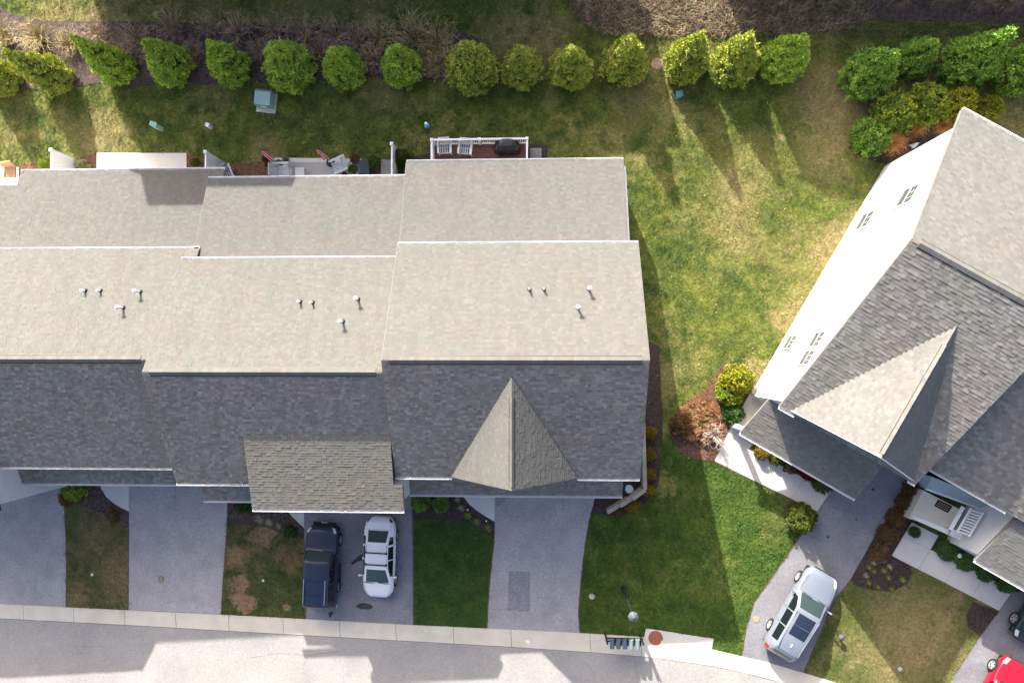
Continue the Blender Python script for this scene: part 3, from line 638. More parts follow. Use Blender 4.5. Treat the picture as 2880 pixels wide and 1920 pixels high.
hM, Ma, Mb, plM = townhouse('light shingled middle townhouse with wide low-pitched front roof over its garage', -19.5, -7.6, -.72, 9.0, 5.3, 5.5, -6.72, 5.7, 10.25, 3.4, (-19.1, -7.62))
sf = 3.3/6.0; yt = -4.03; zt = 9.0-sf*(yt*-1-.72)
sh_ = [(-15.22, -8.0, 6.0), (-7.15, -8.0, 6.0), (-7.15, -6.55, 6.0+1.45*.302), (-7.62, -6.55, 6.0+1.45*.302), (-7.62, -4.0, 6.0+4.0*.302), (-15.22, -4.0, 6.0+4.0*.302)]
roof_plane(hM, 'garage_roof', sh_, 'shinglew')
gutter(hM, (-15.22, -8.0, 6.0), (-7.15, -8.0, 6.0), (0, -1, 0)); gutter(hM, (-19.5, -6.72, 5.7), (-15.22, -6.72, 5.7), (0, -1, 0))
rake(hM, [(-15.22, -8.0, 6.0), (-15.22, -4.2, 6.0+3.8*.302)], (-1, 0, 0)); rake(hM, [(-7.15, -8.0, 6.0), (-7.15, -6.6, 6.43)], (1, 0, 0))
gw = B().box(-15.0, -7.7, -2.5, -7.4, -6.3, 5.85).obj('garage_wall', 'siding', hM)
for i in range(24): B().obox((-7.395, -7.7, .4+i*.22), (0, 1.35, 0), (.012, 0, 0), (.012, 0, .215)).obj('siding_board', 'siding', gw)
a = P(574, 1405, 3.0); b_ = P(706, 1405, 3.0)
roof_plane(hM, 'porch_roof', [(a.x, a.y, 3.0), (b_.x, a.y, 3.0), (b_.x, -6.3, 3.0+.35*(-6.3-a.y)), (a.x, -6.3, 3.0+.35*(-6.3-a.y))], 'shinglef')
gutter(hM, (a.x, a.y, 3.0), (b_.x, a.y, 3.0), (0, -1, 0))
for (x, y, h_, c) in ((845, 842, .40, 0), (880, 844, .36, 0), (1008, 835, .62, 1), (965, 898, .62, 1)): pipe(hM, hit(x, y+7, plM), h_, c)
finish_shingles(hM)

def cutL(yl, zl, yt, zt):
    sl = (zt-zl)/(yl-yt); y2 = yl-.92
    return [(-30.7, yl, zl), (-18.45, yl, zl), (-18.45, yt, zt), (-44, yt, zt), (-44, y2, zl+sl*.92), (-30.7, y2, zl+sl*.92)]
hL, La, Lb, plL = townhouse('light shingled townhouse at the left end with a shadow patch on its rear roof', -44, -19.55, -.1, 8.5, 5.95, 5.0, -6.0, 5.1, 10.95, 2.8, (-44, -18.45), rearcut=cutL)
roof_plane(hL, 'upper_rear_roof', [(-19.55, 5.95, 5.0), (-18.75, 5.95, 5.0), (-18.75, 5.1, 5.49), (-19.55, 5.1, 5.49)])
B().box(-19.6, 5.05, 2, -18.9, 5.75, 4.95).obj('wall', 'siding', hL)
gutter(hL, (-30.7, 10.95, 2.8), (-18.45, 10.95, 2.8), (0, 1, 0)); gutter(hL, (-44, 10.03, 3.03), (-30.7, 10.03, 3.03), (0, 1, 0))
gutter(hL, (-44, -6.0, 5.1), (-19.55, -6.0, 5.1), (0, -1, 0)); gutter(hL, (-19.55, 5.95, 5.0), (-18.75, 5.95, 5.0), (0, 1, 0))
a = P(50, 1356, 3.0); b_ = P(495, 1358, 3.0)
roof_plane(hL, 'porch_roof', [(a.x, a.y, 3.0), (b_.x, a.y, 3.0), (b_.x, -5.75, 3.0+.42*(-5.75-a.y)), (a.x, -5.75, 3.0+.42*(-5.75-a.y))], 'shinglef')
gutter(hL, (a.x, a.y, 3.0), (b_.x, a.y, 3.0), (0, -1, 0))
gx = P(52, 1340, 3.3).x
gw = B().box(-42, -8.2, -3.5, gx-.05, -5.6, 4.9).obj('garage_wall', 'siding', hL)
for i in range(20): B().obox((gx-.045, -8.2, -1.6+i*.33), (0, 2.5, 0), (.02, 0, 0), (.015, 0, .325)).obj('siding_board', 'siding', gw)
roof_plane(hL, 'garage_roof', [(-42.5, -8.5, 4.9), (gx+.2, -8.5, 4.9), (gx+.2, -4.0, 6.3), (-42.5, -4.0, 6.3)])
for (x, y, h_, c) in ((233, 812, .40, 0), (276, 812, .36, 0), (388, 815, .62, 1), (340, 860, .62, 1)): pipe(hL, hit(x+8, y+6, plL), h_, c)
finish_shingles(hL)

# ---- house turned 30 degrees on the right: axes u (along its eaves) and v (towards its rear)
TH = math.radians(30); UV = Vector((math.cos(TH), -math.sin(TH), 0)); VV = Vector((math.sin(TH), math.cos(TH), 0))
def fr(u, v, z): return UV*u+VV*v+Vector((0, 0, z))
hA = root('duplex_house', fr(16, 12, .8), 0, 'white sided house with grey shingle roof and steep front gable, turned at an angle', 'house')
U0, U1, ZR, VR, VF, ZF, VB, ZB = 11.75, 19.45, 10.6, 12.88, 3.92, 6.5, 20.7, 7.9
ra = roof_plane(hA, 'rear_roof', [fr(U0, VB, ZB), fr(U1, VB, ZB), fr(U1, VR, ZR), fr(U0, VR, ZR)], 'shingle2')
rb = roof_plane(hA, 'front_roof', [fr(U0, VF, ZF), fr(U1, VF, ZF), fr(U1, VR, ZR), fr(U0, VR, ZR)], 'shinglef2', .172, wmin=.17, wmax=.31)
ridge_caps(ra, fr(U0, VR, ZR), fr(U1, VR, ZR), VV*(VB-VR)+Vector((0, 0, ZB-ZR)), VV*(VF-VR)+Vector((0, 0, ZF-ZR)), 'shingle2')
sec = [(VF+.35, -1), (VF+.35, ZF-.2), (VR, ZR-.25), (VB-.9, ZB+.05), (VB-.9, -1)]
wl_ = B().prism([fr(U0+.12, v, z) for v, z in sec], UV*(U1-U0-.2)).obj('wall', 'siding', hA)
rake(hA, [fr(U0, VB, ZB), fr(U0, VR, ZR), fr(U0, VF, ZF)], -UV); rake(hA, [fr(U1, VR, ZR), fr(U1, VF, ZF)], UV)
gutter(hA, fr(U0, VB, ZB), fr(U1, VB, ZB), VV); gutter(hA, fr(U0, VF, ZF), fr(12.6, VF, ZF), -VV); gutter(hA, fr(19.1, VF, ZF), fr(U1, VF, ZF), -VV)
front_gable(hA, 12.3, 19.25, 9.65, 3.85, 4.02, 6.55, VR, ZR, (ZR-ZF)/(VR-VF), 'shingle2', fr)
# lap siding on the big side wall
zb0 = .55
for i in range(40):
    z = zb0+i*.24; lim = [v for v in (VF+.36, VB-.92)]
    v0 = lim[0] if z < ZF-.2 else VF+.36+(z-(ZF-.2))*(VR-VF-.36)/(ZR-.25-ZF+.2)
    v1 = lim[1] if z < ZB+.05 else VB-.92-(z-(ZB+.05))*(VB-.92-VR)/(ZR-.25-ZB-.05)
    if v1-v0 > .3: B().obox(fr(U0+.12, v0, z), VV*(v1-v0), -UV*.006, Vector((0, 0, .235))-UV*-.008).obj('siding_board', 'siding', wl_)
def window(house, c, w, h_, name='window'):
    """window on the -u wall, c = centre in (u, v, z)"""
    u, v, z = c; o = B()
    o.obox(fr(u-.055, v-w/2-.07, z-h_/2-.07), VV*.07, UV*.06, (0, 0, h_+.14)); o.obox(fr(u-.055, v+w/2, z-h_/2-.07), VV*.07, UV*.06, (0, 0, h_+.14))
    o.obox(fr(u-.055, v-w/2, z+h_/2), VV*w, UV*.06, (0, 0, .07)); o.obox(fr(u-.07, v-w/2-.07, z-h_/2-.09), VV*(w+.14), UV*.075, (0, 0, .09))
    o.obox(fr(u-.045, v-w/2, z-.02), VV*w, UV*.04, (0, 0, .04))
    o = o.obj(name, 'trim', house)
    for j, (z0, z1) in enumerate(((z-h_/2, z-.03), (z+.03, z+h_/2))):
        B().obox(fr(u-.02-.012*j, v-w/2, z0), VV*w, UV*.01, (0, 0, z1-z0)).obj('pane', 'winglass', o)
        bb = B(); 
        for k in (1, 2) if j else (1,): bb.obox(fr(u-.034, v-w/2+w*k/(3 if j else 2)-.008, z0), VV*.016, UV*.004, (0, 0, z1-z0))
        bb.obox(fr(u-.032, v-w/2, (z0+z1)/2-.008), VV*w, UV*.004, (0, 0, .016))
        if j: bb.obj('muntin', 'trim', o)
WALLU = U0+.105; plW = (fr(WALLU, 10, 3), -UV)
for (x, y) in ((2552, 552), (2432, 622), (2222, 963), (2298, 955), (2270, 1006)):
    p = hit(x, y, plW); window(hA, (WALLU, p.dot(VV), p.z), *((1.0, 1.5) if y < 700 else (.8, 1.3)))
# front porch of that house
zp = 3.05
pr = roof_plane(hA, 'porch_roof', [fr(11.75, 1.95, zp), fr(18.95, 1.95, zp), fr(18.95, 4.5, zp+.95), fr(11.95, 4.5, zp+.95)], 'shingle2', .172, wmin=.17, wmax=.31)
gutter(hA, fr(11.75, 1.95, zp), fr(18.95, 1.95, zp), -VV); rake(hA, [fr(11.75, 1.95, zp), fr(11.95, 4.5, zp+.95)], -UV)
B().obox(fr(13.4, 2.9, -.5), UV*5.3, VV*1.6, (0, 0, zp+.35)).obj('front_wall', 'siding', hA)
B().obox(fr(11.75, 2.05, .3), UV*1.9, VV*2.3, (0, 0, .55)).obj('porch_floor', 'concrete', hA)
col = B(); c0 = fr(11.95, 2.25, .85); col.cbox(c0, .24, .24, 2.1, -TH); col.cbox(c0, .34, .34, .25, -TH); col.cbox(c0+Vector((0, 0, 1.95)), .32, .32, .16, -TH); col.obj('porch_post', 'trim', hA)
B().obox(fr(11.8, 2.12, .86), UV*1.5, VV*.12, (0, 0, .35)).obj('porch_kerb', 'trim', hA)
finish_shingles(hA)

# ---- the attached right-hand unit, a step lower
hB = root('duplex_house', fr(26, 10, 1.2), 0, 'blue-grey fronted half of the angled house with railed porch, at the right edge', 'house')
dz = -.75
r5 = roof_plane(hB, 'front_roof', [fr(U1+.05, 5.1, 5.6), fr(34, 5.1, 5.6), fr(34, VR, 5.6+.55*(VR-5.1)), fr(U1+.05, VR, 5.6+.55*(VR-5.1))], 'shinglef2', .172, wmin=.17, wmax=.31)
r6 = roof_plane(hB, 'rear_roof', [fr(U1+.05, VB, 7.0), fr(34, VB, 7.0), fr(34, VR, 5.6+.55*(VR-5.1)), fr(U1+.05, VR, 5.6+.55*(VR-5.1))], 'shingle2')
ge = P(2838, 1425, 5.6); ue = ge.dot(UV)
gutter(hB, fr(U1+.05, 5.1, 5.6), fr(ue, 5.1, 5.6), -VV)
B().obox(fr(U1+.1, 5.55, -1), UV*14, VV*7, (0, 0, 6.4)).obj('front_wall', 'bluesiding', hB)
B().obox(fr(U1+.1, 9, -1), UV*14, VV*11, (0, 0, 7.6)).obj('wall', 'siding', hB)
zq = 2.15
B().prism([P(2622, 1340, 3.3), P(2604, 1374, 2.2), P(2812, 1452, 2.2), P(2840, 1430, 3.3)], (0, 0, -2.0)).obj('front_panel', 'bluesiding', hB)
def Q(x, y, z=zq): return P(x, y, z)
pf = B().prism([Q(2556, 1458), Q(2597, 1378), Q(2700, 1432), Q(2667, 1484)], (0, 0, -1.6)).obj('porch_floor', 'concrete', hB)
fw = B(); A_, B_ = Q(2600, 1376), Q(2812, 1452); fw.obox(A_+Vector((0, 0, 0)), B_-A_, VV*.12, (0, 0, .14)); fw.obj('porch_sill', 'trim', hB)
B().prism([Q(2568, 1450, zq+.02), Q(2575, 1462, zq+.02), Q(2665, 1502, zq+.02), Q(2670, 1488, zq+.02)], (0, 0, -.5)).obj('porch_edge', 'trim', hB)
B().prism([Q(2672, 1506, zq+.02), Q(2680, 1486, zq+.02), Q(2762, 1522, zq+.02), Q(2752, 1542, zq+.02)], (0, 0, -.4)).obj('porch_edge', 'trim', hB)
# stair with white balustrade and brown boards
def bar(p, q, w, hgt, m, name, par): 
    d = (q-p); s_ = Vector((0, 0, 1)).cross(d).normalized()*w; return B().obox(p-s_/2, d, s_, (0, 0, hgt)).obj(name, m, par)
zz = zq+.95
bal = B().tube(Q(2694, 1496, zq), Q(2694, 1496, zz), .05, .05, 6).obj('balustrade', 'trim', hB)
pA, pB, pC, pD = P(2672, 1488, zz), P(2708, 1424, zz), P(2724, 1508, zz), P(2764, 1440, zz)
bar(pA, pB, .2, .06, 'trim', 'hand_rail', bal); bar(P(2690, 1496, zz), P(2730, 1428, zz), .1, .05, 'trim', 'hand_rail', bal); bar(pC, pD, .1, .06, 'trim', 'hand_rail', bal)
for i in range(9):
    t = (i+.5)/9; a1 = P(2692, 1496, zz).lerp(P(2732, 1430, zz), t); a2 = pC.lerp(pD, t); bar(a1, a2, .07, .04, 'trim', 'baluster', bal)
for i in range(8):
    t = i/8; a1 = P(2732, 1508, zq+.1).lerp(P(2806, 1542-22, zq+.1), 0); 
    e0 = P(2732, 1506, zq+.1).lerp(P(2765, 1523, zq+.1), t); e1 = P(2770, 1444, zq+.1).lerp(P(2806, 1460, zq+.1), t); bar(e0, e1, .125, .04, 'brownwood', 'deck_board', hB)
mt = B().prism([Q(2628, 1422, zq+.03), Q(2639, 1404, zq+.03), Q(2679, 1423, zq+.03), Q(2666, 1442, zq+.03)], (0, 0, -.02)).obj('door_mat', 'matblack', None)
tag(mt, 'black door mat with rows of pale dots on the concrete porch', 'door mat')
for i in range(3):
    for j in range(5):
        s_, t_ = (i+1)/4, (j+1)/6; p = Q(2628, 1422, zq+.034).lerp(Q(2666, 1442, zq+.034), t_).lerp(Q(2639, 1404, zq+.034).lerp(Q(2679, 1423, zq+.034), t_), s_)
        B().cbox(p, .09, .045, .004, -TH).obj('printed_dot', 'matink', mt)
# projecting garage with its own roof
zg = 4.3; cg = P(2745, 1576, zg); ug, vg = cg.dot(UV), cg.dot(VV)
gw = B().prism([fr(ug+.1, vg+.35, 0), fr(ug+.1, vg+.35, zg-.15), fr(ug+.1, vg+6, zg-.15+6*.36), fr(ug+.1, vg+6, 0)], UV*10).obj('garage_wall', 'siding', hB)
roof_plane(hB, 'garage_roof', [fr(ug, vg, zg), fr(ug+9, vg, zg), fr(ug+9, vg+6, zg+6*.36), fr(ug, vg+6, zg+6*.36)], 'shingle2', .172, wmin=.17, wmax=.31)
gutter(hB, fr(ug, vg, zg), fr(ug+9, vg, zg), -VV); rake(hB, [fr(ug, vg, zg), fr(ug, vg+6, zg+6*.36)], -UV)
finish_shingles(hB)

# ---- rows of houses north of the yards (above the frame): they shade the back lawns
def north_house(label, x0, x1, y0, y1, ze, zr, extra=()):
    cx = (x0+x1)/2; h = root('terrace_house', (cx, (y0+y1)/2, gz(cx)), 0, label, 'house', 'houses beyond the back yards'); ym = (y0+y1)/2
    B().prism([(x0, y0+.3, gz(x0)-1), (x0, y0+.3, ze-.1), (x0, ym, zr-.3), (x0, y1-.3, ze-.1), (x0, y1-.3, gz(x0)-1)], (x1-x0, 0, 0)).obj('wall', 'siding', h)
    for ya in (y0, y1): B().prism([(x0-.2, ya, ze), (x1+.2, ya, ze), (x1+.2, ym, zr), (x0-.2, ym, zr)], (0, 0, -.15)).obj('roof', 'shingle', h)
    for (a, b, c, d, z) in extra: B().box(a, c, ze-1, b, d, z).obj('roof_shade_block', 'siding', h)  # unseen blocks added on the ridge, sized to cast the roof shadow patch
    for i in range(int((x1-x0)/4)):
        for z in (2.2, 5.2, 8.2):
            if z+1.5 < ze: B().box(x0+1.2+i*4, y0+.25, gz(cx)+z, x0+2.4+i*4, y0+.32, gz(cx)+z+1.5).obj('window', 'winglass', h)
    return h
north_house('tall house beyond the back yard, long one with added shade blocks on its roof', -30.1, -5.3, 25, 35, 10.2, 13.7, [(-30.6, -27.2, 28.6, 31, 14.35), (-27.2, -21.9, 29, 31, 14.0)])
north_house('lower house wing beyond the back yard, right of the tall one', -5.1, 1.9, 25, 32, 6.6, 9.0)
north_house('house beyond the back yard, behind the right-hand evergreens', 9.4, 42, 25.5, 34, 8.8, 12.0)

# ------------------------------------------------------------------ vegetation
def two_mat(name, V, Fl, Fc, m1, m2):
    me = bpy.data.meshes.new(name); me.from_pydata([tuple(v) for v in V], [], Fl+Fc); me.update()
    me.materials.append(M[m1]); me.materials.append(M[m2])
    mi = np.zeros(len(Fl)+len(Fc), np.int32); mi[len(Fl):] = 1; me.polygons.foreach_set('material_index', mi); return me
def crown(name, prof, H, R, m, lobes, sprays, size, seed, lob_r=.2, core='core', up=.5):
    """foliage: leafy sprays on many lobes spread over a profile of revolution, over a dark inner core"""
    r = np.random.default_rng(seed); zs = np.array([p[1] for p in prof]); rs = np.array([p[0] for p in prof])
    V = []; Fl = []; Fc = []
    L_ = []
    tt = np.linspace(0, 1, 200); rr = np.interp(tt, zs, rs)*R; ds = np.hypot(np.gradient(rr), np.gradient(tt*H)); wgt = np.cumsum((rr+.04*R)*ds); wgt /= wgt[-1]
    for i in range(lobes):
        t = float(np.interp((i+r.uniform(0, 1))/lobes, wgt, tt)); rad = np.interp(t, zs, rs)
        a = i*2.39996+r.normal()*.35; k = rad*R*r.uniform(.64, 1.10); L_.append((k*math.cos(a), k*math.sin(a), t*H, a, lob_r*r.uniform(.6, 1.25)*(.55+.45*rad/rs.max())))
    for (x, y, z, a, lr) in L_:
        for j in range(sprays):
            d = r.normal(size=3); d[0] += math.cos(a)*1.1; d[1] += math.sin(a)*1.1; d[2] += up; d /= np.linalg.norm(d)
            p = np.array((x, y, z))+d*lr*r.uniform(.55, 1.05)
            if p[2] < .02: p[2] = .02+r.uniform(0, .1)
            ax = d+r.normal(size=3)*.45; ax[2] += up*.5; ax /= np.linalg.norm(ax)
            sd_ = np.cross(ax, r.normal(size=3)); sd_ /= np.linalg.norm(sd_)+1e-6
            l = size*r.uniform(.6, 1.3); w = l*r.uniform(.28, .5); k = len(V)
            if r.random() < .05: p = p+d*lr*.35; ax = ax*.5+d*.6+np.array((0, 0, up*.5)); ax /= np.linalg.norm(ax); l *= 2.0; w = l*.13
            V += [p-ax*l*.4, p+sd_*w, p+ax*l*.7, p-sd_*w]; Fl.append((k, k+1, k+2, k+3))
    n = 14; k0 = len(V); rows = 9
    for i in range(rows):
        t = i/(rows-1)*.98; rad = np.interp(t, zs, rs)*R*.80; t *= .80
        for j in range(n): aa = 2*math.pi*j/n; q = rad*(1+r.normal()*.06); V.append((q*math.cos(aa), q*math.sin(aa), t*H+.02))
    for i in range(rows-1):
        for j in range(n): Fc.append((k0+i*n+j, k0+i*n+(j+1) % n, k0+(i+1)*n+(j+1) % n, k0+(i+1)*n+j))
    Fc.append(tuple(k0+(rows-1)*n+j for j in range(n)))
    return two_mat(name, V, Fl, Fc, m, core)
ARBP = [(.70, 0), (.93, .07), (1.0, .15), (.93, .27), (.75, .42), (.54, .58), (.35, .73), (.19, .87), (.04, 1.0)]
EGG = [(.62, 0), (.9, .12), (1.0, .32), (.95, .55), (.76, .76), (.45, .92), (.08, 1.0)]
ROUND = [(.75, 0), (.95, .15), (1.0, .4), (.88, .66), (.6, .86), (.25, .97), (.02, 1.0)]
def with_mat(me, m):
    c = me.copy(); c.materials[0] = M[m]; return c
ARB = [crown('crown', ARBP, 4.0, 1.0, 'arb', 330, 52, .088, 100+i, .19) for i in range(4)]
ARBM = {}
def arb_mesh(i, m):
    if (i, m) not in ARBM: ARBM[(i, m)] = ARB[i] if m == 'arb' else with_mat(ARB[i], m)
    return ARBM[(i, m)]
TRUNK = B().tube((0, 0, -.2), (.02, .01, 2.6), .075, .03, 8).mesh('trunk'); TRUNK.materials.append(M['bark'])
def tall(base, top, lo=.3, hi=9.0):
    b = G(*base); best = (1e9, lo)
    for i in range(200):
        z = lo+(hi-lo)*i/199; p = P(top[0], top[1], b.z+z); d = (p.x-b.x)**2+(p.y-b.y)**2
        if d < best[0]: best = (d, z)
    return best[1]
def conifer(base, top, rpx, k, m, label, group, hmin=2.6, hmax=6.2):
    b = G(*base); h = min(hmax, max(hmin, tall(base, top)))*1.12; r = rpx*.0212
    o = root('arborvitae_tree', b, random.uniform(0, 6.28), label, 'tree', group)
    inst(TRUNK, 'trunk', o, Matrix.Diagonal((1, 1, h/4, 1)))
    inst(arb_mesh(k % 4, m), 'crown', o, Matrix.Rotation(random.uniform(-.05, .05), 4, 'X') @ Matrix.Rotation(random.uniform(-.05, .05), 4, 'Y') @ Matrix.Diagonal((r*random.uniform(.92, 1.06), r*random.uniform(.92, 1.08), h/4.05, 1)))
rowT = [((28, 232), (-90, 165), 50, 'arb3'), ((172, 226), (30, 143), 53, 'arb3'), ((348, 205), (222, 120), 50, 'arb'), ((498, 196), (420, 117), 57, 'arb'), ((660, 202), (590, 127), 55, 'arb'), ((826, 204), (785, 125), 68, 'arb'), ((976, 206), (948, 138), 57, 'arb'), ((1138, 200), (1110, 135), 54, 'arb'), ((1333, 210), (1320, 130), 66, 'arb3'), ((1468, 206), (1467, 140), 52, 'arb3'), ((1604, 208), (1610, 146), 55, 'arb3'), ((1752, 196), (1795, 108), 55, 'arb3'), ((1922, 190), (1962, 100), 52, 'arb3'), ((2058, 194), (2105, 110), 56, 'arb3'), ((2190, 186), (2252, 104), 52, 'arb')]
for i, (b, t, r, m) in enumerate(rowT):
    lab = {0: 'arborvitae cut off by the left edge of the picture', 1: 'sunlit leaning-looking arborvitae with pale green tip, beside the edge one', 14: 'arborvitae at the right end of the long back row'}.get(i, 'arborvitae in the long back row, %s from the left' % ORD[i])
    conifer(b, t, r, i, m, lab, 'arborvitae along the back lawn')
for i, (b, t, r, lab) in enumerate([((2425, 226), (2508, 152), 63, 'deep green arborvitae nearest the house corner, front left of its group'), ((2562, 175), (2600, 110), 47, 'small deep green arborvitae standing back between two larger ones'), ((2692, 202), (2832, 98), 68, 'largest deep green arborvitae with a long pointed tip'), ((2836, 218), (2960, 120), 58, 'deep green arborvitae cut by the right edge of the picture')]):
    conifer(b, t, r, i+1, 'arb2', lab, 'deep green arborvitae behind the white house')
GL = [crown('foliage', ROUND, 1.7, 1.0, 'globe', 150, 40, .12, 200+i, .2) for i in range(3)]
EG = [crown('foliage', EGG, 2.2, 1.0, 'goldmix', 170, 40, .12, 230+i, .21) for i in range(2)]
FINE = [crown('foliage', ROUND, 1.7, 1.0, 'ochre', 110, 40, .12, 260+i, .24, up=.8) for i in range(2)]
SM = {}
def shrub(base, rpx, h, shape, m, label, name='shrub', cat='shrub', group=None, on=None):
    p = G(*base) if on is None else on; r = rpx*.0213; pool = {'round': GL, 'egg': EG, 'fine': FINE}[shape]; i = random.randrange(len(pool)); key = (shape, i, m)
    if key not in SM: SM[key] = with_mat(pool[i], m)
    H0 = 2.2 if shape == 'egg' else 1.7
    o = inst(SM[key], name); o.location = p-Vector((0, 0, .03)); o.rotation_euler[2] = random.uniform(0, 6.28); o.scale = (r, r, h/H0)
    return tag(o, label, cat, group)
for b, r, h, s, m, lab in [
    ((2436, 392), 46, 1.5, 'egg', 'globe', 'dark green egg-shaped shrub at the left of the bed by the white wall'),
    ((2496, 332), 50, 2.0, 'egg', 'goldmix', 'yellow-tipped green shrub behind the orange grasses, left of three'),
    ((2588, 308), 50, 2.0, 'egg', 'goldmix', 'yellow-tipped green shrub behind the orange grasses, middle of three'),
    ((2668, 305), 42, 2.0, 'egg', 'gold', 'yellowest shrub touching the corner of the house roof'),
    ((2758, 318), 30, 1.6, 'egg', 'gold', 'small yellow shrub behind the roof edge of the white house'),
    ((2062, 1066), 38, 1.9, 'egg', 'gold', 'bright golden shrub at the front corner of the white wall'),
    ((2046, 1102), 33, 1.2, 'round', 'goldmix', 'yellow-green shrub just below the bright golden one'),
    ((2058, 1158), 26, .9, 'round', 'deepg', 'dark green low shrub beside the concrete porch corner'),
    ((1912, 1195), 27, .8, 'round', 'rust', 'dark reddish shrub on the shaded tip of the red mulch bed'),
    ((1968, 1185), 56, .5, 'fine', 'russet', 'russet dried perennial spreading over the red mulch'),
    ((2246, 1452), 35, 1.3, 'round', 'olive', 'clipped olive-green ball shrub at the driveway edge'),
    ((2306, 1350), 27, 1.1, 'round', 'deepg', 'dark green shrub under the porch gutter near the driveway'),
    ((2268, 1326), 20, .8, 'round', 'redleaf', 'crimson shrub under the porch gutter'),
    ((2222, 1304), 22, .8, 'fine', 'rust', 'russet shrub under the porch gutter, left of the crimson one'),
    ((2180, 1286), 19, .6, 'round', 'olive', 'olive shrub under the porch gutter, between russet ones'),
    ((2140, 1268), 20, .7, 'fine', 'ochre', 'orange-gold shrub at the left end of the porch gutter'),
    ((1186, 1406), 25, 1.0, 'round', 'globe', 'bright green ball shrub in the front bed, nearer the white garage wall'),
    ((1242, 1413), 22, .9, 'round', 'globe', 'smaller bright green ball shrub in the front bed, right of its twin'),
    ((1826, 1217), 17, .55, 'fine', 'ochre', 'ochre tuft shrub in the side bed, topmost of five'),
    ((1825, 1277), 17, .55, 'fine', 'ochre', 'ochre tuft shrub in the side bed, second from the top'),
    ((1824, 1332), 17, .55, 'fine', 'ochre', 'ochre tuft shrub in the side bed, third from the top'),
    ((1821, 1377), 17, .55, 'fine', 'ochre', 'ochre tuft shrub in the side bed, by the bend of the stone wall'),
    ((1776, 1415), 21, .6, 'fine', 'ochre', 'largest ochre tuft shrub, below the diagonal stone wall'),
    ((1738, 1438), 14, .3, 'fine', 'rust', 'faded brown plant at the bottom of the side bed'),
    ((216, 1366), 38, .75, 'round', 'goldmix', 'wide yellow-green shrub under the left gutter'),
    ((190, 1398), 22, .35, 'round', 'rust', 'dark maroon low plant below the wide yellow-green shrub'),
    ((688, 1418), 20, .9, 'round', 'deepg', 'dark green shrub at the top of the middle front bed'),
    ((818, 1492), 17, .6, 'round', 'deepg', 'dark green round shrub at the tip of the middle front bed'),
    ((320, 1450), 18, .25, 'fine', 'rust', 'faded ground plant in the left front bed'),
    ((1056, 462), 18, .8, 'round', 'deepg', 'dark green shrub beside the dark bin on the patio edge'),
    ((1135, 452), 24, 1.1, 'round', 'olive', 'olive green bush right of the third white fence panel'),
    ((1142, 490), 16, .8, 'round', 'deepg', 'dark bush tucked under the roof edge beside the fence'),
    ((128, 462), 15, .5, 'round', 'goldmix', 'yellow-green bush left of the first white fence panel'),
    ((236, 468), 20, .4, 'fine', 'straw', 'straw-coloured plant between the fence and the plain patio'),
    ((553, 460), 14, .4, 'round', 'olive', 'small green plant left of the second white fence panel'),
    ((2560, 1372), 24, .7, 'fine', 'rust', 'brown hydrangea by the far driveway, top of the strip'),
    ((2540, 1412), 24, .7, 'fine', 'rust', 'brown hydrangea by the far driveway, middle of the strip'),
    ((2515, 1452), 24, .7, 'fine', 'rust', 'brown hydrangea by the far driveway, lowest of the upper three'),
    ((2492, 1500), 26, .45, 'fine', 'rust', 'brown spreading plant beside the porch walk'),
    ((2472, 1552), 24, .4, 'fine', 'rust', 'reddish brown plant above the pale tufts'),
    ((2664, 1546), 26, .5, 'round', 'deepg', 'dark low shrub in the porch bed, left of the white lamp'),
    ((2712, 1574), 24, .5, 'round', 'deepg', 'dark low shrub in the porch bed, right of the white lamp'),
    ((2770, 1604), 24, .5, 'round', 'deepg', 'dark low shrub under the garage gutter, left one'),
    ((2825, 1634), 24, .5, 'round', 'deepg', 'dark low shrub under the garage gutter, right one')]:
    shrub(b, r, h, s, m, lab)
cf = root('dwarf_conifer', G(2572, 1494), 0, 'slim dark green conifer leaning over the porch walk corner', 'shrub')
inst(with_mat(ARB[0], 'deepg'), 'crown', cf, Matrix.Diagonal((.28, .28, .42, 1))); inst(TRUNK, 'trunk', cf, Matrix.Diagonal((.4, .4, .3, 1)))
cf.rotation_quaternion = Quaternion((.3, 1, 0), math.radians(-28))

def blades(name, n, R, H, w, m, seed, curve=.8, up=.5, flat=False):
    r = np.random.default_rng(seed); b = B()
    for i in range(n):
        a = r.uniform(0, 6.283); rr = R*r.uniform(.35, 1.1); h = H*r.uniform(.5, 1.1); pts = []
        bx, by = r.normal()*R*.10, r.normal()*R*.10; ww = w*r.uniform(.6, 1.3)
        for k in range(5):
            t = k/4; z = h*(math.sin(t*math.pi*.5*1.25)) if curve > .5 else h*t; q = rr*(t**1.35)
            a2 = a+.35*t*r.normal(); pts.append((bx+math.cos(a2)*q, by+math.sin(a2)*q, max(.02, z)))
        sx, sy = -math.sin(a)*ww, math.cos(a)*ww; vs = []
        for k, p in enumerate(pts):
            f = 1-.75*k/4; vs += [(p[0]-sx*f, p[1]-sy*f, p[2]), (p[0]+sx*f, p[1]+sy*f, p[2])]
        b.add(vs, [(2*k, 2*k+1, 2*k+3, 2*k+2) for k in range(4)])
    me = b.mesh(name); me.materials.append(M[m]); return me
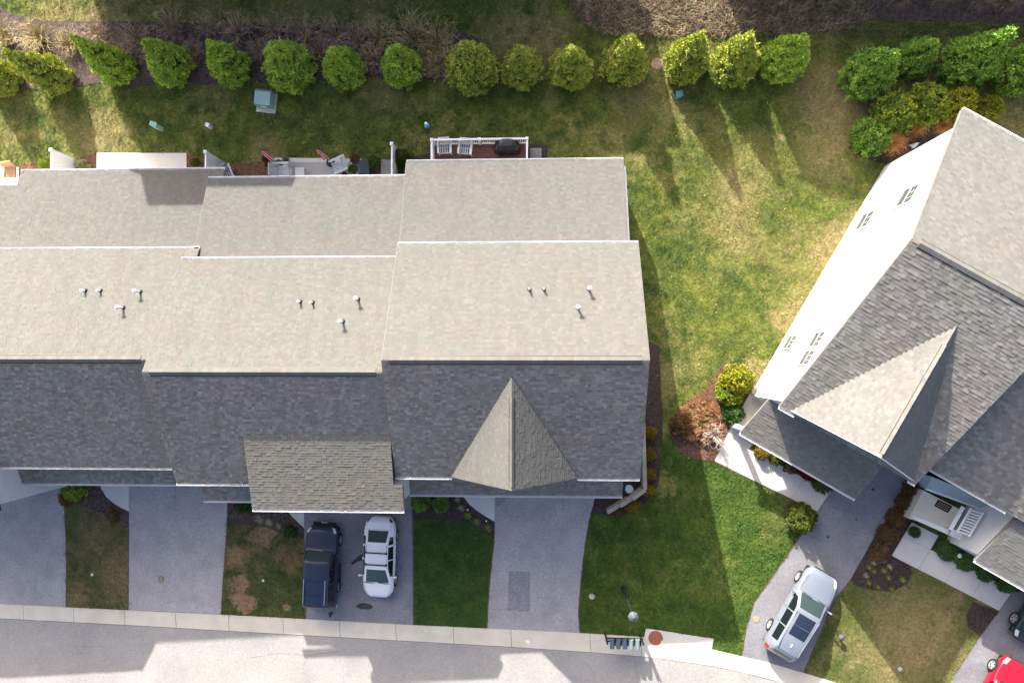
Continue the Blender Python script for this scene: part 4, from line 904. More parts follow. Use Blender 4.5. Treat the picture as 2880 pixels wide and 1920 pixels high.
def twigs(name, n, R, H, m, seed, w=.009):
    r = np.random.default_rng(seed); b = B()
    def stick(p, q, r0, r1): b.tube(p, q, r0, r1, 3, False)
    for i in range(n):
        a = r.uniform(0, 6.283); out = R*r.uniform(.25, 1.05); h = H*r.uniform(.45, 1.1)
        p0 = Vector((r.normal()*.08, r.normal()*.08, 0)); p1 = Vector((math.cos(a)*out*.38, math.sin(a)*out*.38, h*.55)); a += r.normal()*.25
        p2 = Vector((math.cos(a)*out*.75, math.sin(a)*out*.75, h*.9)); a += r.normal()*.3; p3 = Vector((math.cos(a)*out, math.sin(a)*out, h*r.uniform(.75, 1.0)))
        stick(p0, p1, w*1.5, w*1.2); stick(p1, p2, w*1.2, w*.9); stick(p2, p3, w*.9, w*.5)
        for q, s in ((p1, p2), (p2, p3), (p2, p3)):
            t = r.uniform(.2, .8); o = q.lerp(s, t); a3 = a+r.normal()*.9; l = out*r.uniform(.15, .4)
            stick(o, o+Vector((math.cos(a3)*l, math.sin(a3)*l, l*r.uniform(-.1, .6))), w*.8, w*.45)
    me = b.mesh(name); me.materials.append(M[m]); return me
TW = [twigs('twigs', 95, 1.0, .95, 'twig', 300+i, .0085) for i in range(3)]+[twigs('twigs', 110, 1.0, .8, 'twigo', 310+i, .010) for i in range(2)]
bare = [(22, 108, 44, 4), (112, 112, 52, 4), (205, 128, 40, 3), (282, 98, 46, 0), (343, 142, 34, 1), (395, 118, 44, 1), (436, 162, 30, 2), (492, 88, 50, 0), (548, 150, 36, 2), (588, 80, 36, 1), (628, 172, 30, 0), (680, 98, 48, 2), (735, 152, 34, 1), (782, 92, 48, 0), (862, 100, 44, 1), (905, 150, 34, 2), (948, 106, 46, 2), (1015, 130, 48, 0), (1070, 112, 50, 3), (1060, 178, 40, 0), (1168, 118, 58, 3), (1236, 130, 56, 4), (1238, 188, 46, 3), (1185, 182, 40, 2)]
for i, (x, y, r, k) in enumerate(sorted(bare)):
    o = inst(TW[k], 'bare_shrub'); o.location = G(x, y, .02); s = r*.0216*1.25; o.scale = (s, s, s*random.uniform(.8, 1.1)); o.rotation_euler[2] = random.uniform(0, 6.3)
    tag(o, 'leafless grey-brown shrub in the mulch behind the evergreens, %s from the left' % ORD[i], 'shrub', 'leafless shrubs behind the evergreens')
OG = [blades('orange_blades', 380, 1.0, .9, .012, 'orange', 330+i) for i in range(2)]
for x, y, r, lab in ((2502, 408, 42, 'orange ornamental grass beside the dark green shrub, lowest of three'), (2570, 360, 38, 'orange ornamental grass below the yellow-tipped shrubs, middle of three'), (2640, 358, 36, 'orange ornamental grass nearest the house roof corner')):
    o = inst(OG[x % 2], 'ornamental_grass'); o.location = G(x, y, .03); s = r*.0215; o.scale = (s, s, s*1.0); tag(o, lab, 'grass', 'orange ornamental grasses')
YT = blades('variegated_blades', 90, 1.0, .7, .03, 'straw', 340); YG = with_mat(YT, 'goldmix') if len(YT.materials) else YT
tufts = [(1287, 1404, 11), (1298, 1428, 13), (1317, 1449, 13), (1343, 1466, 12), (1374, 1484, 14)]
for i, (x, y, r) in enumerate(tufts):
    o = inst(YG if i > 1 else YT, 'grass_tuft'); o.location = G(x, y, .03); s = r*.0213; o.scale = (s, s, s); tag(o, 'small pale grass tuft along the curved path edge, %s from the house' % ORD[i], 'plant', 'grass tufts beside the curved path')
for i, (x, y, r) in enumerate([(732, 1458, 18), (759, 1468, 15), (785, 1478, 12)]):
    o = inst(YT, 'grass_tuft'); o.location = G(x, y, .03); s = r*.0213; o.scale = (s, s, s*.8); tag(o, 'pale yellow striped tuft in the middle front bed, %s from the left' % ORD[i], 'plant', 'yellow striped tufts in the middle bed')
far = [(2442, 1594), (2455, 1582), (2482, 1575), (2433, 1617), (2457, 1606), (2484, 1604), (2500, 1592), (2442, 1638), (2468, 1650), (2496, 1623), (2536, 1629), (2506, 1655)]
for i, (x, y) in enumerate(sorted(far)):
    o = inst(YG if i % 3 else YT, 'grass_tuft'); o.location = G(x, y, .03); s = random.uniform(8, 11)*.0213; o.scale = (s, s, s*.9); tag(o, 'tiny pale tuft in the rounded bed above the yellowed lawn, %s from the left' % ORD[i], 'plant', 'tiny tufts in the rounded bed')
o = inst(twigs('pale_twigs', 70, 1.0, 1.0, 'paletwig', 350, .012), 'bare_shrub'); o.location = G(2006, 1222, .03); o.scale = (.85, .85, .9); tag(o, 'bleached leafless shrub on the red mulch beside the walk', 'shrub')
for i, (x, y) in enumerate(((2522, 6), (2642, 6), (2752, 8), (2822, 14))):
    o = inst(with_mat(OG[0], 'weed'), 'ornamental_grass'); o.location = G(x, y, .03); o.scale = (.9, .9, .7); tag(o, 'brown dry grass clump on the dark bed at the top edge, %s from the left' % ORD[i], 'grass', 'dry grass clumps at the top edge')
# rough weeds along the top edge of the picture
def weeds(pxs, n, m, h, seed):
    r = np.random.default_rng(seed); poly = np.array([(G(x, y).x, G(x, y).y) for x, y in pxs]); lo, hi = poly.min(0), poly.max(0)
    xy = r.uniform(lo, hi, (n, 2)); xy = xy[inpoly(xy, poly)]; V = []; Fc = []
    for x, y in xy:
        a = r.uniform(0, 6.3); l = r.uniform(.12, .5)*h; z = gz(x)+.02; d = np.array((math.cos(a), math.sin(a), 0)); s = np.array((-d[1], d[0], 0))*r.uniform(.006, .016)
        p = np.array((x, y, z)); q = p+d*l*.45+np.array((0, 0, l*.7)); e = p+d*l*r.uniform(.8, 1.3)+np.array((0, 0, l*r.uniform(.2, .9))); k = len(V)
        V += [p-s, p+s, q+s*.8, q-s*.8, e+s*.3, e-s*.3]; Fc += [(k, k+1, k+2, k+3), (k+3, k+2, k+4, k+5)]
    me = bpy.data.meshes.new('weeds'); me.from_pydata([tuple(v) for v in V], [], Fc); me.update(); me.materials.append(M[m])
    return tag(inst(me, 'weeds'), 'tangled dry weeds along the top edge of the picture' if m == 'weed' else 'low green weeds along the top edge of the picture', 'weeds', None, 'stuff')
WP = [(1575, -60), (1600, 20), (1650, 70), (1700, 100), (1900, 108), (2100, 100), (2350, 95), (2450, 60), (2430, -60)]
bed([(1585, -60), (1610, 15), (1660, 62), (1720, 90), (1900, 96), (2100, 92), (2330, 88), (2440, 58), (2400, -60)], 'mulchpur', 20)
weeds(WP, 13000, 'weed', 1.0, 400); weeds(WP, 9000, 'weedg', .7, 401)
weeds([(2330, 88), (2450, 50), (2600, 66), (2950, 70), (2950, 110), (2600, 105), (2350, 110)], 4500, 'weedg', .5, 402)

# ------------------------------------------------------------------ yard fixtures
def slatchair(name, label, p, rz, sc, m, group, recl=.35, nslat=6):
    """garden chair facing local -y: slatted seat and back, arms, legs"""
    o = root(name, p, rz, label, 'chair', group)
    def bx(nm, *a): return B().obox(*[tuple(v*sc for v in q) for q in a]).obj(nm, m, o, False, False)
    W, D, h = .62, .55, .40
    for i in range(nslat):
        x = -W/2+.02+i*(W-.04-.065)/(nslat-1); bx('seat_slat', (x, -D/2, h), (.065, 0, 0), (0, D, -.06), (0, 0, .022))
        bx('back_slat', (x, D/2-.02, h-.05), (.065, 0, 0), (0, recl, .55+.05*math.sin(math.pi*i/(nslat-1))), (0, .025, -.004))
    bx('seat_rail', (-W/2, -D/2-.01, h-.07), (W, 0, 0), (0, .03, 0), (0, 0, .085)); bx('seat_rail', (-W/2, .05, h-.05), (W, 0, 0), (0, .04, 0), (0, 0, .045))
    bx('back_rail', (-W/2, D/2+recl*.92, h+.42), (W, 0, 0), (0, .05, .0), (0, 0, .07)); bx('back_rail', (-W/2, D/2+recl*.35, h+.12), (W, 0, 0), (0, .035, 0), (0, 0, .06))
    for s in (-1, 1):
        bx('arm', (s*(W/2+.05)-.055, -D/2-.06, h+.22), (.11, 0, 0), (0, D+.28, 0), (0, 0, .025))
        bx('leg', (s*(W/2+.03)-.03, -D/2, 0), (.06, 0, 0), (0, .07, 0), (0, 0, h+.22)); bx('leg', (s*(W/2+.03)-.03, D/2, 0), (.06, 0, 0), (0, .07, 0), (0, 0, h+.22))
    return o
# deck behind the end house
zd = .72; dl, dr_ = P(1221, 402, zd).x, P(1483, 402, zd).x; dy = P(1350, 403, zd).y
dk = root('deck', ((dl+dr_)/2, dy, gz(0)), 0, 'red-brown plank deck with white railing behind the end house', 'deck')
for i in range(13): B().box(dl, dy-.15*(i+1)+.006, zd-.03, dr_, dy-.15*i-.006, zd).obj('deck_board', 'wood', dk)
B().box(dl-.04, dy-2.0, zd-.3, dr_+.04, dy-.02, zd-.035).obj('deck_frame', 'brownwood', dk)
B().box(dl-.05, dy, zd-.3, dr_+.05, dy+.03, zd-.01).obj('fascia', 'trim', dk)
for x in (dl, (dl+dr_)/2, dr_):
    pb = B(); pb.cbox((x, dy-.05, -.3), .13, .13, 1.98); pb.cbox((x, dy-.05, 1.68), .17, .17, .05); pb.obj('post', 'trim', dk)
for z, w in ((zd+.9, .11), (zd+.10, .07)):
    B().box(dl+.07, dy-.05-w/2, z, (dl+dr_)/2-.07, dy-.05+w/2, z+.06).obj('rail', 'trim', dk); B().box((dl+dr_)/2+.07, dy-.05-w/2, z, dr_-.07, dy-.05+w/2, z+.06).obj('rail', 'trim', dk)
    for x in (dl, dr_): B().box(x-w/2, dy-2.0, z, x+w/2, dy-.12, z+.06).obj('rail', 'trim', dk)
n = int((dr_-dl)/.13)
for i in range(1, n): B().cbox((dl+(dr_-dl)*i/n, dy-.05, zd+.15), .045, .045, .76).obj('baluster', 'trim', dk)
for x in (dl, dr_):
    for i in range(1, 14): B().cbox((x, dy-.12-i*.135, zd+.15), .045, .045, .76).obj('baluster', 'trim', dk)
slatchair('deck_chair', 'white slatted chair on the deck, nearer the corner post', Vector((P(1254, 425, zd).x, P(1254, 424, zd).y, zd)), .03, 1.05, 'chairgrey', 'white chairs on the deck', .2, 5)
slatchair('deck_chair', 'white slatted chair on the deck, turned slightly, second from the corner post', Vector((P(1311, 427, zd).x, P(1311, 426, zd).y, zd)), -.1, 1.05, 'chairgrey', 'white chairs on the deck', .2, 5)
gp = P(1428, 420, zd); gr = B(); prof = [(.86, .40, 0), (.86, .40, .25), (.80, .36, .62), (.60, .33, .82), (.50, .28, 1.02), (.32, .14, 1.10)]
vs = []; N_ = 28
for k, (a, b, z) in enumerate(prof):
    for i in range(N_):
        t = 2*math.pi*i/N_; f = 1+.05*math.sin(t*9+k)*(1 if k < 3 else .4); ex = .62
        cx_ = math.copysign(abs(math.cos(t))**ex, math.cos(t)); sy_ = math.copysign(abs(math.sin(t))**ex, math.sin(t))
        vs.append((gp.x+a*.92*f*cx_, gp.y+.02+b*f*sy_*1.05, zd+.01+z))
fs = [(k*N_+i, k*N_+(i+1) % N_, (k+1)*N_+(i+1) % N_, (k+1)*N_+i) for k in range(len(prof)-1) for i in range(N_)]+[tuple((len(prof)-1)*N_+i for i in range(N_))]
gr.add(vs, fs); tag(gr.obj('grill_cover', 'cover', None), 'barbecue grill under a black fabric cover on the deck', 'grill')
st = root('deck_steps', G(1508, 432), 0, 'grey wooden steps at the right side of the deck', 'steps')
for i in range(7): p0 = P(1490, 417+i*6.2, .4); p1 = P(1523, 417+i*6.2, .4); B().box(p0.x, p0.y-.125, .36, p1.x, p0.y, .4).obj('tread_board', 'greywood', st)
B().box(P(1490, 417, .4).x+.02, P(1490, 455, .4).y, 0, P(1523, 417, .4).x-.02, P(1490, 418, .4).y, .355).obj('step_frame', 'greywood', st)
# privacy fence panels
for (bx_, tx, lab) in (((214, 449), (137, 411), 'white vinyl privacy fence panel at the far left patio'), ((627, 455), (578, 417), 'white vinyl privacy fence panel right of the plain patio'), ((1120, 428), (1102, 401), 'white vinyl privacy fence panel right of the furnished patio')):
    b = G(*bx_); h = min(2.3, max(1.8, tall(bx_, tx))); f = root('privacy_fence', b, 0, lab, 'fence', 'white vinyl fence panels between the patios'); y1 = 10.0
    pb = B(); pb.cbox((b.x, b.y-.06, b.z-.2), .13, .13, h+.2); pb.cbox((b.x, b.y-.06, b.z+h), .2, .2, .05); pb.cbox((b.x, b.y-.06, b.z+h+.05), .13, .13, .03); pb.obj('post', 'trim', f)
    n = int((b.y-.12-y1)/.18)
    for i in range(n): yy = b.y-.13-i*.18; B().box(b.x-.016, yy-.174, b.z+.05, b.x+.016, yy, b.z+h-.12).obj('fence_board', 'trim', f)
    B().box(b.x-.045, y1, b.z+h-.13, b.x+.045, b.y-.125, b.z+h-.03).obj('rail', 'trim', f); B().box(b.x-.03, y1, b.z+.02, b.x+.03, b.y-.125, b.z+.12).obj('rail', 'trim', f)
# furnished patio
rg = sheet('outdoor_rug', [(822, 456), (985, 457), (985, 522), (822, 522)], 'rug', .062, .01, None, 'plain grey outdoor rug covering the middle patio', 'rug')
for (bp, tp, cloth, lab) in (((784, 461), (731, 421), 'whitecloth', 'closed faded pink patio umbrella at the left corner of the patio'), ((930, 458), (886, 412), 'redcloth', 'closed bright red patio umbrella in the middle of the patio')):
    b = G(*bp, .05); h = min(2.6, max(2.0, tall(bp, tp))); u = root('patio_umbrella', b, 0, lab, 'umbrella', 'closed umbrellas on the patio')
    B().lathe(b, [(.28, 0), (.28, .05), (.1, .09), (.04, .3)], 24).obj('base', 'dark', u); B().tube(b, b+Vector((0, 0, h)), .022, .022, 8).obj('pole', 'dark', u)
    for wedge in range(8):
        c = B(); vs = []; t0, t1 = wedge*math.pi/4, (wedge+1)*math.pi/4; tm = (t0+t1)/2
        for (z, r0, r1) in ((.42, .13, .19), (.5, .12, .17), (.66, .08, .13), (.8, .09, .14), (.95, .05, .08), (1.0, .02, .03)):
            for t, rr in ((t0, r0), (tm, r1), (t1, r0)): vs.append(b+Vector((math.cos(t)*rr, math.sin(t)*rr, z*h)))
        c.add(vs, [(3*k+j, 3*k+j+1, 3*k+j+4, 3*k+j+3) for k in range(5) for j in range(2)]); c.obj('canopy_panel', cloth if wedge % 2 else ('whitecloth' if cloth == 'redcloth' else 'redcloth'), u)
    B().tube(b+Vector((0, 0, h)), b+Vector((0, 0, h+.08)), .02, .005, 6).obj('finial', 'trim', u)
slatchair('garden_chair', 'pale blue slatted garden chair beside the small table, square to the house', G(806, 488, .05), math.pi/2, 1.25, 'chairblue', 'pale blue patio chairs', .3, 7)
slatchair('garden_chair', 'pale blue slatted garden chair turned towards the planters', G(957, 474, .05), -1.15, 1.15, 'chairblue', 'pale blue patio chairs', .3, 6)
t = root('side_table', G(850, 488, .05), 0, 'small pale blue square side table on the patio', 'table'); p = G(850, 488, .05)
B().cbox(p+Vector((0, 0, .42)), .56, .5, .04).obj('table_top', 'chairblue', t)
for sx in (-1, 1):
    for sy in (-1, 1): B().cbox(p+Vector((sx*.22, sy*.2, 0)), .05, .05, .42).obj('leg', 'chairblue', t)
def pot(x, y, r, h, m, plant, pm, lab, pr=1.4):
    b = G(x, y, .05); o = root('flower_pot', b, 0, lab, 'plant pot', 'pots on the patio')
    B().lathe(b, [(r*.68, 0), (r*.95, h*.85), (r*1.06, h*.86), (r*1.06, h), (r*.88, h), (r*.86, h*.86)], 20).obj('pot', m, o, True); B().lathe(b+Vector((0, 0, h*.84)), [(r*.85, 0), (r*.85, .02)], 16).obj('soil', 'soil', o)
    if plant:
        me = with_mat(FINE[0], pm); q = inst(me, 'plant', o); q.matrix_local = Matrix.Translation((0, 0, h*.8)) @ Matrix.Diagonal((r*pr, r*pr, .22, 1))
pot(1003, 453, .2, .38, 'potgrey', 1, 'rust', 'grey pot with reddish brown plant at the upper right patio corner'); pot(997, 480, .24, .3, 'pottan', 1, 'deepg', 'tan pot with dark leafy plant near the patio corner', 1.1)
pot(756, 450, .17, .34, 'terracotta', 1, 'rust', 'terracotta pot with reddish plant at the left patio corner'); pot(761, 470, .2, .42, 'potgrey', 1, 'deepg', 'pale rimmed grey pot below the terracotta one', .8)
pot(971, 494, .24, .2, 'pottan', 0, '', 'empty cream dish planter at the roof edge'); pot(808, 452, .13, .2, 'terracotta', 1, 'straw', 'little pot with pale flowers at the patio edge')
bn = root('storage_bin', G(1031, 478), 0, 'dark blue-grey storage bin right of the furnished patio', 'bin'); b = G(1031, 478)
B().cbox(b, .6, .9, .5).obj('bin_body', 'navy', bn); B().cbox(b+Vector((0, 0, .5)), .64, .94, .05).obj('bin_lid', 'navy', bn)
stp = root('wooden_step', G(1086, 476), 0, 'grey slatted wooden step left of the third fence panel', 'steps')
for i in range(5): p = G(1076+i*6, 476); B().cbox((p.x, p.y, p.z), .12, 1.1, .2).obj('step_board', 'greywood', stp)
b = G(770, 500, .05); bk = root('bucket', b, 0, 'navy bucket tucked under the roof edge by the pots', 'bucket'); B().lathe(b, [(.22, 0), (.26, .4), (.28, .4), (.28, .43), (.0, .44)], 18).obj('bucket_body', 'navy', bk)
b = G(648, 497); c = slatchair('garden_chair', 'pale blue chair corner peeking past the left roof', b, .4, 1.1, 'chairblue', None, .2, 5)
# left patio corner furniture
b = G(40, 490, .05); lo = root('lounge_chair', b, 0, 'tan cushioned lounge chair at the left edge patio', 'chair')
B().obox(b+Vector((-.35, -.45, .32)), (.75, 0, 0), (0, .8, 0), (0, 0, .12)).obj('seat_cushion', 'tan_cushion', lo); B().obox(b+Vector((-.35, .3, .4)), (.75, .1, 0), (0, .18, .5), (0, .1, -.03)).obj('back_cushion', 'tan_cushion', lo)
for sx in (-.32, .34):
    for sy in (-.42, .34): B().tube(b+Vector((sx*.9, sy*.9, 0)), b+Vector((sx, sy, .34)), .018, .018, 6).obj('leg', 'dark', lo)
b = G(8, 488, .05); lt = root('patio_table', b, 0, 'white glass topped table at the left edge patio', 'table'); B().cbox(b+Vector((0, 0, .7)), .9, .8, .03).obj('table_top', 'chairgrey', lt)
for sx in (-.38, .38):
    for sy in (-.33, .33): B().tube(b+Vector((sx, sy, 0)), b+Vector((sx, sy, .7)), .02, .02, 6).obj('leg', 'dark', lt)
# utility boxes
b = G(752, 290); tr = root('utility_transformer', b, -.12, 'pale blue-green pad-mounted transformer box on the back lawn', 'utility box')
B().cbox((0, -.02, 0), 1.25, 1.25, .08).obj('base_pad', 'concrete', tr, False, False)
tb = B(); tb.add([(-.52, -.42, .08), (.52, -.42, .08), (.52, .42, .08), (-.52, .42, .08), (-.5, -.40, .78), (.5, -.40, .78), (.5, .42, .88), (-.5, .42, .88)], [(0, 1, 5, 4), (1, 2, 6, 5), (2, 3, 7, 6), (3, 0, 4, 7), (4, 5, 6, 7), (3, 2, 1, 0)]); tb.obj('cabinet', 'transformer', tr, False, False)
B().box(-.2, -.445, .35, .2, -.42, .55).obj('warning_plate', 'trim', tr, False, False)
for i in range(9): B().box(-.5+i*.118, .42, .15, -.46+i*.118, .56, .82).obj('cooling_fin', 'transformer', tr, False, False)
b = G(452, 362); pd = root('cable_pedestal', b, -.35, 'mint green cable pedestal on the back lawn', 'utility box', 'pedestals on the back lawn'); 
B().cbox((0, 0, 0), .42, .26, .85).obj('body', 'pedestal', pd, False, False); B().cbox((0, 0, .85), .46, .3, .06).obj('cap', 'pedestal', pd, False, False); B().cbox((.0, -.14, .3), .2, .02, .3).obj('door', 'pedestal', pd, False, False)
b = G(596, 360); pd = root('cable_pedestal', b, -.3, 'small white cable pedestal on the back lawn', 'utility box', 'pedestals on the back lawn')
B().cbox((0, 0, 0), .22, .2, .6).obj('body', 'chairgrey', pd, False, False); B().cbox((0, 0, .6), .25, .23, .05).obj('cap', 'trim', pd, False, False)
b = G(1217, 386); h = min(2.6, max(1.6, tall((1217, 386), (1228, 334)))); bf = root('bird_feeder', b, 0, 'bird feeder on a thin pole at the deck corner', 'bird feeder')
B().tube(b, b+Vector((0, 0, h)), .018, .018, 6).obj('pole', 'dark', bf); B().lathe(b+Vector((.04, -.1, h-.3)), [(.1, 0), (.1, .03), (.07, .05), (.07, .24), (.16, .26), (.02, .36)], 14).obj('feeder', 'teal', bf); B().lathe(b+Vector((0, 0, h)), [(.09, 0), (.09, .04), (.02, .1)], 12).obj('dome', 'pvc', bf)
b = G(1907, 272); bb = root('garden_box', b, 0, 'small teal garden box at the foot of an evergreen', 'garden box'); B().cbox(b, .3, .28, .45, .2).obj('body', 'teal', bb); B().cbox(b+Vector((0, 0, .45)), .38, .34, .06, .2).obj('lid', 'teal', bb)
def lid(x, y, r, m, lab, cat='cover', dz=.012, rimm=None, name='access_cover'):
    b = G(x, y, dz); o = root(name, b, 0, lab, cat, quat=Vector((0, 0, 1)).rotation_difference(GN_))
    B().lathe((0, 0, 0), [(r, 0), (r, .012), (r*.9, .016)], 28).obj('frame', rimm or m, o, False, False); B().lathe((0, 0, .004), [(r*.86, 0), (r*.86, .02), (r*.8, .024)], 28).obj('lid', m, o, False, False)
    for i in range(2): B().cbox((math.cos(i*3+.6)*r*.45, math.sin(i*3+.6)*r*.45, .022), r*.1, r*.1, .008).obj('pick_hole', 'dark', o, False, False)
lid(1844, 1793, .43, 'rustlid', 'rust red round manhole cover on the concrete pad', 'manhole', .05, name='manhole_cover'); lid(1848, 180, .36, 'tanlid', 'pale round concrete cover between two evergreens')
lid(453, 1628, .19, 'tanlid', 'tan round water cover set in the asphalt driveway', 'cover', .024, 'dark'); lid(1665, 1676, .18, 'concrete', 'small pale round cover in the dark green lawn'); lid(2127, 1741, .19, 'tanlid', 'brown round cover in the driveway beside the silver car', 'cover', .024)
lid(259, 1615, .09, 'lit_lid', 'white round cap in the left front lawn', 'cap', name='pipe_cap'); lid(740, 1632, .075, 'lit_lid', 'white round cap in the patchy middle lawn', 'cap', name='pipe_cap'); lid(2531, 1880, .13, 'concrete2', 'pale small cap in the yellowed right lawn', 'cap', name='pipe_cap')
b = G(1768, 1372, .03); ld = root('plastic_tub', b, 0, 'pale blue lidded tub beside the stone wall', 'tub'); B().lathe(b, [(.2, 0), (.22, .35)], 20).obj('tub_body', 'chairgrey', ld); B().lathe(b+Vector((0, 0, .35)), [(.25, 0), (.25, .03), (.2, .05)], 20).obj('tub_lid', 'lidblue', ld)
b = G(2688, 1557, .03); lm = root('path_light', b, 0, 'small white path light in the porch bed', 'lamp'); B().tube(b, b+Vector((0, 0, .35)), .015, .015, 6).obj('stake', 'dark', lm); B().lathe(b+Vector((0, 0, .35)), [(.05, 0), (.13, .02), (.05, .1)], 14).obj('shade', 'pvc', lm)
for i, (x, y) in enumerate(((1317, 1430), (1369, 1461))):
    b = G(x, y, .03); lm = root('path_light', b, 0, 'tiny white path light on the curved path edge, %s one' % ('upper', 'lower')[i], 'lamp', 'path lights by the curved path'); B().tube(b, b+Vector((0, 0, .3)), .012, .012, 6).obj('stake', 'dark', lm); B().lathe(b+Vector((0, 0, .3)), [(.025, 0), (.05, .015), (.02, .05)], 12).obj('shade', 'pvc', lm)
b = G(2566, 412, .03); gn = root('garden_ornament', b, 0, 'small pale blue-white garden ornament against the white wall', 'ornament')
og = B(); og.lathe(b, [(.12, 0), (.14, .15), (.09, .3), (.05, .36)], 12); og.lathe(b+Vector((0, 0, .36)), [(.04, 0), (.09, .07), (.07, .15), (.01, .19)], 12); og.obj('figure', 'chairgrey', gn); B().obox(b+Vector((-.24, -.02, .12)), (.48, .1, .08), (0, .06, 0), (0, 0, .07)).obj('wings', 'lidblue', gn)
b = G(108, 1368, .02); wb = root('wheeled_bin', b, .2, 'dark wheeled bin with green lid edge under the left gutter', 'bin'); B().add([(-.24, -.28, .06), (.24, -.28, .06), (.24, .28, .06), (-.24, .28, .06), (-.29, -.36, 1.0), (.29, -.36, 1.0), (.29, .34, 1.0), (-.29, .34, 1.0)], [(0, 1, 5, 4), (1, 2, 6, 5), (2, 3, 7, 6), (3, 0, 4, 7), (4, 5, 6, 7), (3, 2, 1, 0)]).obj('bin_body', 'green_bin', wb, False, False)
B().cbox((0, 0, 1.0), .6, .76, .07).obj('bin_lid', 'navy', wb, False, False)
for s in (-1, 1): B().tube((s*.27, .3, .1), (s*.33, .3, .1), .1, .1, 12).obj('wheel', 'tyre', wb, False, False)
# stepped stone retaining wall beside the end house
rw = root('retaining_wall', G(1792, 1360), 0, 'low tan stone retaining wall stepping down beside the end house', 'wall')
run = [(1800, 1170+i*22) for i in range(10)]
pl = [G(1800, 1165), G(1806, 1366), G(1771, 1392), G(1739, 1412), G(1704, 1432)]
tops = [1.15, 1.15, .95, .75, .5]
for k, (a, c) in enumerate(zip(pl, pl[1:])):
    d = c-a; L_ = d.length; n = max(2, int(L_/.42)); s_ = Vector((0, 0, 1)).cross(d)*1.0
    s_ = s_.normalized()*.19
    for crs in range(3):
        for i in range(n):
            f0, f1 = (i+.02)/n, (i+.98)/n; zt_ = tops[k]*(crs+1)/3; z0 = tops[k]*crs/3; j = random.uniform(-.012, .012)
            B().obox(a+d*f0-s_*.42+Vector((j, j, z0)), d*(f1-f0), s_*.84, (0, 0, zt_-z0-.008)).obj('wall_stone', 'stone', rw)
    for i in range(n): f0, f1 = (i+.01)/n, (i+.99)/n; B().obox(a+d*f0-s_*.6+Vector((0, 0, tops[k])), d*(f1-f0), s_*1.2, (0, 0, .07)).obj('cap_stone', 'stone', rw)
# street lamp
b = G(1752, 1652); h = min(4.6, max(3.2, tall((1752, 1652), (1789, 1745)))); lp = root('street_lamp', b, 0, 'black post lamp with octagonal pale glass top on the front lawn', 'street lamp')
B().lathe(b-Vector((0, 0, .1)), [(.14, 0), (.14, .25), (.10, .35), (.085, 1.35), (.055, 1.5), (.045, h-.55)], 12).obj('post', 'dark', lp)
hd = b+Vector((0, 0, h-.55)); B().lathe(hd, [(.06, 0), (.11, .06), (.11, .1)], 8).obj('collar', 'dark', lp)
g8 = B().lathe(hd+Vector((0, 0, .1)), [(.13, 0), (.21, .42)], 8).obj('lantern_glass', 'lampglass', lp); B().lathe(hd+Vector((0, 0, .52)), [(.29, 0), (.28, .03), (.2, .13), (.06, .2), (.02, .27)], 8).obj('lantern_roof', 'lampglass', lp)
for i in range(8):
    t = math.pi*2*i/8; B().tube(hd+Vector((math.cos(t)*.29, math.sin(t)*.29, .53)), hd+Vector((math.cos(t)*.05, math.sin(t)*.05, .73)), .012, .009, 5).obj('rib', 'lampglass', lp)
# second lamp top in the yellowed lawn beyond the silver car
b = G(2357, 1783); l2 = root('bollard_light', b, 0, 'grey round topped lamp post in the shaded lawn beside the silver car', 'lamp'); B().tube(b, b+Vector((0, 0, .35)), .05, .05, 10).obj('post', 'dark', l2); B().lathe(b+Vector((0, 0, .35)), [(.1, 0), (.17, .05), (.16, .14), (.05, .22)], 14).obj('globe', 'lampglass', l2)
# row of mailboxes on one frame
zm = 1.12; c = P(1756, 1806, gz(5.2)+zm); mbx = root('mailbox_stand', Vector((c.x, c.y+.1, gz(c.x))), 0, 'stand of five kerbside mailboxes, three slate blue and two sage green', 'mailbox'); X0_ = P(1721, 1806, c.z).x; X1_ = P(1793, 1806, c.z).x
up = Vector((0, 0, 1))
for x in (X0_-.3, X1_+.27): B().box(x-.05, c.y+.05, gz(x)-.2, x+.05, c.y+.15, c.z+.45).obj('post', 'dark', mbx)
for dy_ in (.0, .16): B().box(X0_-.35, c.y+dy_, c.z-.12, X1_+.33, c.y+dy_+.08, c.z-.04).obj('beam', 'dark', mbx)
for i in range(5):
    x = X0_+(X1_-X0_)*i/4; m = 'bluemail' if i < 3 else 'greenmail'; mb = B(); n = 9; vs = []
    for yy in (c.y-.30, c.y+.22):
        vs += [(x-.12, yy, c.z-.04), (x+.12, yy, c.z-.04)]+[(x+.12*math.cos(math.pi*k/(n-1)), yy, c.z+.13+.1*math.sin(math.pi*k/(n-1))) for k in range(n)]
    k = n+2; mb.add(vs, [tuple(range(k)), tuple(range(2*k-1, k-1, -1))]+[(j, k+j, k+(j+1) % k, (j+1) % k) for j in range(k)]); bo = mb.obj('mailbox', m, mbx)
    B().box(x-.115, c.y-.315, c.z-.03, x+.115, c.y-.301, c.z+.17).obj('door', m, bo); B().box(x+.122, c.y-.1, c.z+.02, x+.13, c.y+.0, c.z+.2).obj('flag', 'red_lens' if i > 4 else 'dark', bo)
    nt_ = B(); nt_.box(x+.145, c.y-.2, c.z-.1, x+.235, c.y+.2, c.z-.04); nt_.box(x+.145, c.y-.2, c.z-.03, x+.155, c.y+.2, c.z+.04); nt_.obj('newspaper_tube', 'dark', mbx)

